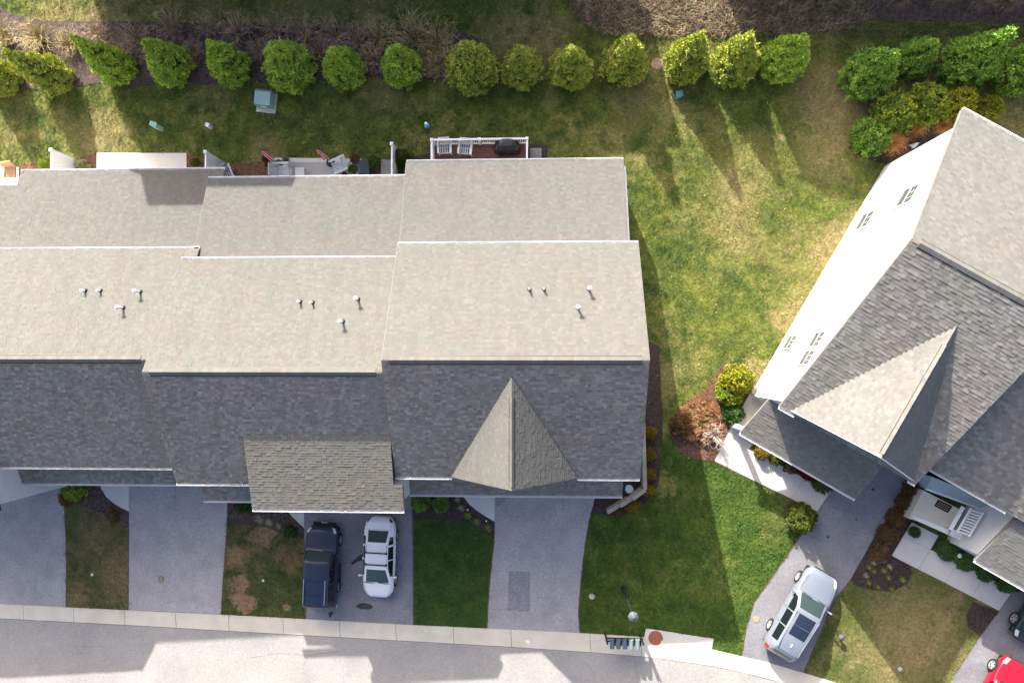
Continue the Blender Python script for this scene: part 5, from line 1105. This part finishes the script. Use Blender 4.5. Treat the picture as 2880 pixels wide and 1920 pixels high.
# ------------------------------------------------------------------ cars
def car(label, center, heading, L_, W, H, paint, T, glassm='autoglass2', group='parked cars', extra=None, wr=.34, wb=None, track=None):
    """T: dict of tables over s (0 front .. 1 rear): top, belt, wmax, wbelt, wroof; glass ranges"""
    p = G(*center, .024); hd_ = Vector((heading[0], heading[1], KX*heading[0])).normalized(); lf = GN_.cross(hd_).normalized(); upn = hd_.cross(lf)
    q = Matrix((hd_, lf, upn)).transposed().to_quaternion(); o = root('parked_car', p, 0, label, 'car', group, q)
    ns = 84; S_ = np.linspace(0, 1, ns+1)
    def tab(k, sm=3):
        a = np.array(T[k]); y = np.interp(S_, a[:, 0], a[:, 1])
        for _ in range(sm): y[1:-1] = (y[:-2]+2*y[1:-1]+y[2:])/4
        return y
    top, belt, wm, wbelt, wroof = [tab(k) for k in ('top', 'belt', 'wmax', 'wbelt', 'wroof')]
    sill = tab('sill') if 'sill' in T else np.full(ns+1, .24)
    NR = 20; grid = np.zeros((ns+1, NR+1, 3))
    for i in range(ns+1):
        x = L_/2-S_[i]*L_; zb = belt[i]; sl = sill[i]; pr = []
        for k in range(9):
            t = k/8; z = sl+(zb-sl)*t; y = wm[i]*(.93+.07*math.sin(min(1, t*1.5)*math.pi/2)) if t < .55 else wm[i]+(wbelt[i]-wm[i])*((t-.55)/.45)**1.6
            pr.append((y, z))
        zr = top[i]-.035*min(1, wroof[i]/.6)
        for k in range(1, 6):
            t = k/5; pr.append((wbelt[i]+(wroof[i]-wbelt[i])*t, zb+(zr-zb)*(t**.92)))
        for k in range(1, 8):
            t = k/7; pr.append((wroof[i]*(1-t), zr+(top[i]-zr)*(1-(1-t)**2.2)))
        for k, (y, z) in enumerate(pr): grid[i, k] = (x, y*W/2, z*H)
    wbx = wb or L_*.575; fx = L_/2-T.get('fo', .185)*L_; wx = (fx, fx-wbx); rad = wr
    parts = {}
    def cls(i, k):
        s = (i+.5)/ns
        if k >= 13:
            a = (k-13)/7
            if T['ws'][0] <= s <= T['ws'][1] and k >= 14-(0): return 'windshield'
            if T['rw'][0] <= s <= T['rw'][1] and k >= 14: return 'rear_window'
            for nm, (s0, s1), (k0, k1), _ in T.get('patch', ()):
                if s0 <= s <= s1 and k0 <= k <= k1: return nm
        elif 8 <= k <= 12:
            for (s0, s1) in T['sw']:
                if s0 <= s <= s1 and k <= 11: return 'side_window'
        for nm, (s0, s1), (k0, k1), _ in T.get('patch', ()):
            if s0 <= s <= s1 and k0 <= k <= k1: return nm
        return 'body'
    for side in (1, -1):
        for i in range(ns):
            for k in range(NR):
                q4 = [grid[i, k], grid[i+1, k], grid[i+1, k+1], grid[i, k+1]]; c = sum(q4)/4
                if k < 7 and any((c[0]-w)**2+(c[2]-rad)**2 < (rad+.05)**2 for w in wx): continue
                nm = cls(i, k); key = (nm, side) if nm in ('side_window', 'headlight', 'taillight') else (nm, 0)
                parts.setdefault(key, []).append([(v[0], v[1]*side, v[2]) for v in (q4 if side > 0 else q4[::-1])])
    pm = {'body': paint, 'windshield': glassm, 'rear_window': glassm, 'side_window': 'autoglass'}
    for nm, _, _, mm in T.get('patch', ()): pm[nm] = mm
    for (nm, side), qs in parts.items():
        idx = {}; V = []; Fc = []
        for q4 in qs:
            f = []
            for v in q4:
                k = tuple(round(c, 4) for c in v)
                if k not in idx: idx[k] = len(V); V.append(v)
                if idx[k] not in f: f.append(idx[k])
            if len(f) > 2: Fc.append(tuple(f))
        if nm == 'body':
            for e in (0, ns):
                ring = [tuple(grid[e, k]) for k in range(NR+1)]+[(v[0], -v[1], v[2]) for v in grid[e, ::-1]]
                n0 = len(V); V += ring; Fc.append(tuple(range(n0, n0+len(ring))) if e else tuple(range(n0+len(ring)-1, n0-1, -1)))
        b = B(); b.add(V, Fc); b.obj(nm, pm[nm], o, True, False)
    B().box(-L_/2+.2, -W/2*.8, .2, L_/2-.2, W/2*.8, .62*H*.6).obj('underbody', 'rubber', o, False, False)
    for x in wx:
        for s in (1, -1):
            y0, y1 = s*(W/2-.24), s*(W/2-.012)
            prof = [(rad*.62, 0), (rad*.95, .0), (rad, .03), (rad, .19), (rad*.95, .225), (rad*.66, .228)]
            tb = B(); n = 26; vs = []
            for (r, d) in prof:
                for i in range(n): t = 2*math.pi*i/n; vs.append((x+r*math.cos(t), y0+(y1-y0)*d/.228, rad+r*math.sin(t)))
            tb.add(vs, [(k*n+i, k*n+(i+1) % n, (k+1)*n+(i+1) % n, (k+1)*n+i) for k in range(len(prof)-1) for i in range(n)])
            wo = tb.obj('wheel', 'tyre', o, True, False); rb_ = B(); rb_.tube((x, y0+(y1-y0)*.6, rad), (x, y0+(y1-y0)*.80, rad), rad*.66, rad*.66, 24)
            rim_ = rb_.obj('rim_well', 'dark', wo, False, False); sp = B(); yo = y0+(y1-y0)*.82
            for i in range(5):
                t = 2*math.pi*i/5+.3
                for dt in (-.13, .13): sp.obox((x+math.cos(t+dt*2)*rad*.1-math.sin(t)*rad*.05, yo, rad+math.sin(t+dt*2)*rad*.1+math.cos(t)*rad*.05), (math.cos(t+dt)*rad*.56, 0, math.sin(t+dt)*rad*.56), (math.sin(t)*rad*.12, 0, -math.cos(t)*rad*.12), (0, s*.025, 0))
            sp.tube((x, yo-s*.01, rad), (x, yo+s*.03, rad), rad*.16, rad*.14, 12)
            n = 26; vs = []
            for r, yy in ((rad*.70, yo-s*.02), (rad*.70, yo+s*.035), (rad*.60, yo+s*.035), (rad*.60, yo-s*.02)):
                for i in range(n): t = 2*math.pi*i/n; vs.append((x+r*math.cos(t), yy, rad+r*math.sin(t)))
            sp.add(vs, [(k*n+i, k*n+(i+1) % n, (k+1)*n+(i+1) % n, (k+1)*n+i) for k in range(3) for i in range(n)]); sp.obj('rim', 'rim', wo, False, False)
    gap = B()
    def seam_x(s, k0, k1, w=.014):
        i = min(ns-1, int(s*ns)); f = s*ns-i
        for sd_ in (1, -1):
            pr_ = [grid[i, k]*(1-f)+grid[i+1, k]*f for k in range(k0, k1+1)]
            for a_, b_ in zip(pr_, pr_[1:]):
                o1 = np.array((0, .003*sd_, .004)); q_ = [(a_[0], a_[1]*sd_, a_[2]), (b_[0], b_[1]*sd_, b_[2])]; q_ = [np.array(v)+o1 for v in q_]; gap.add([q_[0], q_[1], q_[1]-np.array((w, 0, 0)), q_[0]-np.array((w, 0, 0))], [(0, 1, 2, 3)])
    def seam_l(s0, s1, k, w=.012):
        i0, i1 = int(s0*ns), int(s1*ns)
        for sd_ in (1, -1):
            for i in range(i0, i1):
                q_ = [np.array((v[0], v[1]*sd_, v[2]+.005)) for v in (grid[i, k], grid[i+1, k])]; gap.add([q_[0], q_[1], q_[1]+np.array((0, w*sd_, -.002)), q_[0]+np.array((0, w*sd_, -.002))], [(0, 1, 2, 3)])
    seam_l(.03, T['ws'][0]-.01, 12); seam_x(.03, 12, 20); seam_x(T['ws'][0]-.014, 12, 20, .03)
    for s_ in (T['sw'][0][0]-.01, T['sw'][0][1]+.007, T['sw'][1][1]+.007): seam_x(s_, 1, 8)
    if T['rw'][1] < .9: seam_x(T['rw'][1]+.015, 12, 20); seam_l(T['rw'][1]+.015, .96, 12)
    else: seam_x(T['rw'][0]-.03, 13, 20)
    gap.obj('panel_gap', 'rubber', o, False, False)
    ms = T['mirror']
    for s in (1, -1):
        x = L_/2-ms*L_; zb = np.interp(ms, S_, belt)*H
        mb = B(); mb.add([(x-.02, s*(W/2-.06), zb+.02), (x+.03, s*(W/2-.06), zb+.02), (x+.05, s*(W/2+.19), zb+.03), (x-.05, s*(W/2+.17), zb+.03), (x-.02, s*(W/2-.06), zb+.1), (x+.03, s*(W/2-.06), zb+.1), (x+.045, s*(W/2+.18), zb+.17), (x-.06, s*(W/2+.16), zb+.17)], [(0, 1, 5, 4), (1, 2, 6, 5), (2, 3, 7, 6), (3, 0, 4, 7), (4, 5, 6, 7), (3, 2, 1, 0)]); mb.obj('mirror', paint, o, False, False)
        # door handles
        for hs in T.get('handles', (.50, .66)): xx = L_/2-hs*L_; B().cbox((xx, s*(np.interp(hs, S_, wm)*W/2*.995), zb-.12), .17, .04, .03).obj('door_handle', paint, o, False, False)
        # pillars and belt trim drawn as thin dark strips
    wip = B(); x0 = L_/2-T['ws'][0]*L_-.02; z0 = np.interp(T['ws'][0], S_, top)*H
    for yy in (-.25, .2): wip.obox((x0-.01, yy*W-.32, z0+.005), (.05, .62, .0), (.03, 0, .012), (0, 0, .015))
    wip.obj('wiper', 'rubber', o, False, False)
    def zat(s, y=0): return np.interp(s, S_, top)*H
    if extra: extra(o, L_, W, H, zat)
    return o
sedan = dict(fo=.20, top=[(0, .36), (.015, .46), (.06, .54), (.13, .60), (.20, .655), (.225, .68), (.40, .955), (.46, .985), (.60, 1.0), (.72, .97), (.85, .745), (.90, .725), (.965, .70), (.985, .62), (1, .50)],
  belt=[(0, .36), (.02, .44), (.08, .49), (.28, .61), (.5, .64), (.8, .67), (.95, .66), (.985, .58), (1, .48)], wmax=[(0, .46), (.012, .60), (.035, .74), (.08, .88), (.14, .96), (.22, .99), (.5, 1), (.84, .98), (.92, .91), (.965, .80), (.988, .66), (1, .52)],
  wbelt=[(0, .42), (.012, .55), (.035, .68), (.08, .81), (.14, .885), (.27, .92), (.5, .925), (.8, .905), (.92, .83), (.965, .73), (.988, .60), (1, .47)], wroof=[(0, .42), (.03, .56), (.12, .76), (.20, .84), (.225, .83), (.40, .67), (.55, .64), (.72, .65), (.85, .73), (.92, .73), (.97, .62), (1, .5)],
  ws=(.21, .395), rw=(.728, .852), sw=((.30, .50), (.515, .67), (.685, .78)), mirror=.29, handles=(.49, .65),
  patch=(('headlight', (.02, .085), (6, 10), 'clear_lens'), ('taillight', (.952, .992), (6, 11), 'red_lens')))
suv = dict(fo=.185, sill=[(0, .22), (1, .22)], top=[(0, .42), (.015, .52), (.05, .585), (.15, .61), (.27, .635), (.295, .66), (.385, .945), (.43, .975), (.6, 1.0), (.9, .985), (.955, .955), (.985, .70), (1, .55)],
  belt=[(0, .42), (.02, .50), (.08, .55), (.27, .60), (.5, .62), (.95, .63), (.985, .60), (1, .52)], wmax=[(0, .62), (.015, .74), (.045, .85), (.10, .96), (.18, .99), (.5, 1), (.93, .99), (.98, .93), (1, .88)],
  wbelt=[(0, .58), (.015, .70), (.045, .80), (.10, .89), (.27, .93), (.5, .94), (.95, .92), (.985, .9), (1, .85)], wroof=[(0, .45), (.03, .6), (.09, .76), (.26, .84), (.295, .83), (.385, .73), (.5, .72), (.93, .70), (.965, .72), (1, .74)],
  ws=(.292, .388), rw=(.958, .982), sw=((.335, .485), (.50, .66), (.68, .88)), mirror=.335, handles=(.48, .65),
  patch=(('headlight', (.02, .085), (7, 11), 'clear_lens'), ('taillight', (.965, .992), (4, 7), 'red_lens'), ('grille', (.0, .018), (4, 20), 'dark')))
xover = dict(fo=.19, top=[(0, .40), (.015, .48), (.06, .55), (.15, .605), (.275, .655), (.30, .68), (.43, .955), (.48, .98), (.6, 1.0), (.8, .97), (.90, .92), (.925, .88), (.975, .68), (1, .5)],
  belt=[(0, .38), (.02, .47), (.08, .52), (.27, .60), (.5, .635), (.9, .67), (.97, .63), (1, .5)], wmax=[(0, .56), (.015, .70), (.05, .84), (.12, .95), (.2, .985), (.5, 1), (.85, .985), (.94, .93), (.98, .83), (1, .72)],
  wbelt=[(0, .52), (.015, .65), (.05, .78), (.12, .88), (.27, .92), (.5, .925), (.85, .90), (.94, .84), (.98, .75), (1, .66)], wroof=[(0, .40), (.03, .52), (.12, .70), (.26, .80), (.30, .80), (.43, .68), (.55, .66), (.8, .63), (.92, .60), (.97, .66), (1, .6)],
  ws=(.292, .425), rw=(.93, .975), sw=((.345, .50), (.515, .665), (.68, .84)), mirror=.335, handles=(.5, .66),
  patch=(('headlight', (.02, .10), (7, 11), 'clear_lens'), ('taillight', (.945, .99), (5, 9), 'red_lens'), ('grille', (.0, .016), (6, 20), 'dark'), ('sunroof', (.475, .72), (15, 20), 'roofglass')))
def ex_sedan(o, L_, W, H, zat):
    for s in (.46, .605):
        x = L_/2-s*L_; z = zat(s)+.07; rb_ = B(); rb_.obox((x-.035, -W*.335, z), (.07, 0, 0), (0, W*.67, 0), (0, 0, .03)); b = rb_.obj('cross_bar', 'dark', o, False, False)
        for sd_ in (-1, 1): B().cbox((x, sd_*W*.325, z-.10), .13, .07, .13).obj('bar_foot', 'dark', b, False, False)
    for sd_ in (-1, 1): B().obox((L_/2-.43*L_, sd_*W*.31-.008, zat(.43)-.045), (-.27*L_, 0, .035), (0, .016, 0), (0, 0, .012)).obj('roof_ditch', 'dark', o, False, False)
    B().cbox((-L_/2+.0, 0, .55), .02, .5, .12).obj('licence_plate', 'plate', o, False, False)
def ex_suv(o, L_, W, H, zat):
    for sd_ in (-1, 1):
        y = sd_*W*.315; x0, x1 = L_/2-.60*L_, L_/2-.90*L_; r = B(); r.obox((x1, y-.025, zat(.75)+.03), (x0-x1, 0, 0), (0, .05, 0), (0, 0, .035)); r = r.obj('roof_rail', 'chrome', o, False, False)
        for x in (x0-.05, x1+.05, (x0+x1)/2): B().cbox((x, y, zat(.75)-.05), .08, .04, .09).obj('rail_foot', 'dark', r, False, False)
    for s in (.615, .79): B().cbox((L_/2-s*L_, 0, zat(s)+.02), .028, W*.62, .02).obj('cross_bar', 'navypaint', o, False, False)
    b = B(); b.obox((L_/2-.02, -W*.33, .42), (.14, 0, 0), (0, W*.66, 0), (0, 0, .2)); b.obox((L_/2-.3, -W*.44, .42), (.28, .2, 0), (0, .2, 0), (0, 0, .18)); b.obox((L_/2-.3, W*.44-.2, .42), (.28, -.2, 0), (0, .2, 0), (0, 0, .18)); b.obj('bumper', 'rubber', o, False, False)
    B().cbox((L_/2+.125, 0, .5), .02, .42, .12).obj('licence_plate', 'plate', o, False, False)
    B().obox((L_/2-.402*L_, .05, zat(.39)-.19), (.14, 0, -.16), (0, .55, 0), (.0, 0, .01)).obj('sun_shade', 'plate', o, False, False)
    bb = B(); bb.obox((-L_/2-.05, -W*.46, .42), (.16, 0, 0), (0, W*.92, 0), (0, 0, .2)); bb = bb.obj('rear_bumper', 'navypaint', o, False, False)
    for sd_ in (-1, 1): B().obox((-L_/2-.06, sd_*W*.46-.05, .46), (.34, sd_*.03, 0), (0, .1, 0), (0, 0, .14)).obj('bumper_corner', 'chrome', bb, False, False)
    for sd_ in (-1, 1): B().obox((L_/2-.30*L_-.9, sd_*W*.5-.05, .34), (-1.6, 0, 0), (0, .1, 0), (0, 0, .05)).obj('side_step', 'dark', o, False, False)
def ex_x(o, L_, W, H, zat):
    for sd_ in (-1, 1):
        B().obox((L_/2-.46*L_, sd_*W*.325-.02, zat(.46)-.03), (-.42*L_, -sd_*.03*W, -.02), (0, .04, 0), (0, 0, .04)).obj('roof_rail', 'silverpaint', o, False, False)
    B().obox((L_/2-.60*L_, -W*.3, zat(.6)-.0), (.012, 0, 0), (0, W*.6, 0), (0, 0, .008)).obj('sunroof_seam', 'silverpaint', o, False, False)
    f = B(); x = L_/2-.80*L_; f.add([(x-.12, -.025, zat(.8)-.01), (x+.08, -.02, zat(.79)-.01), (x+.08, .02, zat(.79)-.01), (x-.12, .025, zat(.8)-.01), (x-.12, -.008, zat(.8)+.07), (x-.12, .008, zat(.8)+.07)], [(0, 1, 4), (1, 2, 5, 4), (2, 3, 5), (3, 0, 4, 5)]); f.obj('antenna_fin', 'plate', o, False, False)
car('dark navy SUV with chrome roof rails, nose towards the garage', (917, 1580), (.035, 1), 4.95, 2.08, 1.82, 'navypaint', suv, 'autoglass2', extra=ex_suv, wr=.39, wb=2.85)
car('white sedan with two black roof bars, nose towards the street', (1076, 1558), (-.03, -1), 4.88, 2.0, 1.48, 'whitepaint', sedan, 'autoglass2', extra=ex_sedan, wr=.34, wb=2.75)
car('silver wagon with dark panoramic sunroof on the single driveway', (2241, 1710), (.498, .867), 5.5, 2.12, 1.80, 'silverpaint', xover, 'autoglass2', extra=ex_x, wr=.385, wb=3.25)
car('red car cut by the bottom right corner', (2785, 1950), (.498, .867), 4.9, 2.0, 1.6, 'redpaint', xover, 'autoglass2', wr=.37, wb=2.85)
car('black car cut by the right edge, nose towards the street', (2921, 1692), (-.498, -.867), 4.8, 1.95, 1.6, 'blackpaint', xover, 'autoglass', wr=.4, wb=2.85)

# ------------------------------------------------------------------ grass blades over the lawns in view
def tuft_mesh(seed):
    r = np.random.default_rng(seed); b = B()
    for i in range(9):
        a = r.uniform(0, 6.28); x, y = r.normal(size=2)*.05; l = r.uniform(.04, .085); lean = r.uniform(.4, 1.1); w = r.uniform(.004, .009)
        d = (math.cos(a), math.sin(a)); s = (-d[1]*w, d[0]*w); q = (x+d[0]*l*lean, y+d[1]*l*lean, l*.8)
        b.add([(x-s[0], y-s[1], 0), (x+s[0], y+s[1], 0), (q[0]+s[0]*.4, q[1]+s[1]*.4, q[2]), (q[0]-s[0]*.4, q[1]-s[1]*.4, q[2])], [(0, 1, 2, 3)])
    return b.mesh('grass_tuft_blades')
HOUSEX = [[(-44, -6.2), (5.0, -6.2), (5.0, 5.9), (4.5, 10.8), (-44, 10.8)], [(w.x, w.y) for w in (fr(11.9, 4.4, 0), fr(34, 4.4, 0), fr(34, 19.8, 0), fr(11.9, 19.8, 0))]]
def grass_field(name, mats_b, poly_px, dens, excl, seed):
    r = np.random.default_rng(seed); poly = np.array([(G(x, y).x, G(x, y).y) for x, y in poly_px]); lo, hi = poly.min(0), poly.max(0)
    n = int((hi[0]-lo[0])*(hi[1]-lo[1])*dens); xy = r.uniform(lo, hi, (n, 2)); ok = inpoly(xy, poly)
    for e in excl: ok &= ~inpoly(xy, np.array(e))
    xy = xy[ok]; me = bpy.data.meshes.new(name); pts = np.column_stack([xy, KX*xy[:, 0]+.003]); me.from_pydata([tuple(p) for p in pts], [], []); me.update()
    o = inst(me, name); tm = tuft_mesh(seed); tm.materials.append(M[mats_b]); to = bpy.data.objects.new('tuft_source', tm)
    ng = bpy.data.node_groups.new('grass_scatter', 'GeometryNodeTree'); ng.interface.new_socket('Geometry', in_out='INPUT', socket_type='NodeSocketGeometry'); ng.interface.new_socket('Geometry', in_out='OUTPUT', socket_type='NodeSocketGeometry')
    N = ng.nodes; L = ng.links; gi = N.new('NodeGroupInput'); go = N.new('NodeGroupOutput'); ip = N.new('GeometryNodeInstanceOnPoints'); oi = N.new('GeometryNodeObjectInfo'); oi.inputs[0].default_value = to; oi.inputs['As Instance'].default_value = True
    rv = N.new('FunctionNodeRandomValue'); rv.data_type = 'FLOAT_VECTOR'; rv.inputs[0].default_value = (-.15, -.15, 0); rv.inputs[1].default_value = (.15, .15, 6.28)
    rs = N.new('FunctionNodeRandomValue'); rs.data_type = 'FLOAT'; rs.inputs[2].default_value = .7; rs.inputs[3].default_value = 1.5
    L.new(gi.outputs[0], ip.inputs['Points']); L.new(oi.outputs['Geometry'], ip.inputs['Instance']); L.new(rv.outputs[0], ip.inputs['Rotation']); L.new(rs.outputs[1], ip.inputs['Scale']); L.new(ip.outputs[0], go.inputs[0])
    md = o.modifiers.new('scatter', 'NODES'); md.node_group = ng
    return o
GB = grass_field('grass', 'lawn_b', [(-60, -60), (2940, -60), (2940, 1500), (2200, 1900), (1600, 1800), (1640, 1350), (-60, 520)], 70, EXCL+HOUSEX+[[(G(x, y).x, G(x, y).y) for x, y in q] for q in LAWNS.values()], 900)
tag(GB, 'short mown grass of the back and side lawns', 'grass', None, 'stuff')
for i, (k, q) in enumerate(LAWNS.items()):
    t = {'lawnfl': ((.07, .085, .026), (.125, .13, .042), (.25, .18, .095), .62, fl_p), 'lawnfm': ((.045, .075, .02), (.10, .11, .034), (.32, .205, .125), .5, fm_p), 'lawnfc': ((.030, .070, .014), (.058, .105, .02), (.12, .12, .036), .2, ()), 'lawnfr': ((.036, .078, .013), (.088, .135, .022), (.21, .19, .065), .30, fr_p), 'lawnff': ((.075, .10, .026), (.14, .15, .042), (.27, .215, .10), .55, ff_p)}[k]
    M[k+'_b'] = grass_mat(k+'_blade', *t, True)
    go_ = grass_field('grass', k+'_b', q, 80, EXCL, 910+i)
    tag(go_, {'lawnfl': 'short thin grass between the two left driveways', 'lawnfm': 'patchy grass with brown spots left of the navy SUV', 'lawnfc': 'lush dark grass between the white sedan and the empty driveway', 'lawnfr': 'lush green grass between the empty driveway and the silver wagon', 'lawnff': 'yellowed grass between the right-hand driveways'}[k], 'grass', None, 'stuff')

# ------------------------------------------------------------------ fallen leaves
M['leaf_litter'] = leaf_mat('fallen_leaf', [(.22, .13, .06), (.36, .24, .12), (.48, .38, .24)], .5)
def litter(poly_px, n, seed):
    r = np.random.default_rng(seed); poly = np.array([(G(x, y).x, G(x, y).y) for x, y in poly_px]); lo, hi = poly.min(0), poly.max(0); xy = r.uniform(lo, hi, (n, 2)); xy = xy[inpoly(xy, poly)]
    for e in HOUSEX: xy = xy[~inpoly(xy, np.array(e))]
    b = B()
    for x, y in xy:
        a = r.uniform(0, 6.3); l = r.uniform(.02, .055); w = l*r.uniform(.5, .9); c_, s_ = math.cos(a), math.sin(a); z = gz(x)+.07
        b.add([(x-c_*l, y-s_*l, z), (x-s_*w, y+c_*w, z+.015), (x+c_*l, y+s_*l, z+.004), (x+s_*w, y-c_*w, z+.012)], [(0, 1, 2, 3)])
    return tag(b.obj('fallen_leaves', 'leaf_litter'), 'small fallen leaves scattered over the grass and paving', 'leaves', None, 'stuff')
litter([(-40, -40), (2920, -40), (2920, 1000), (2080, 1100), (1900, 1760), (1640, 1760), (1700, 1400), (1850, 480), (-40, 480)], 2600, 77)
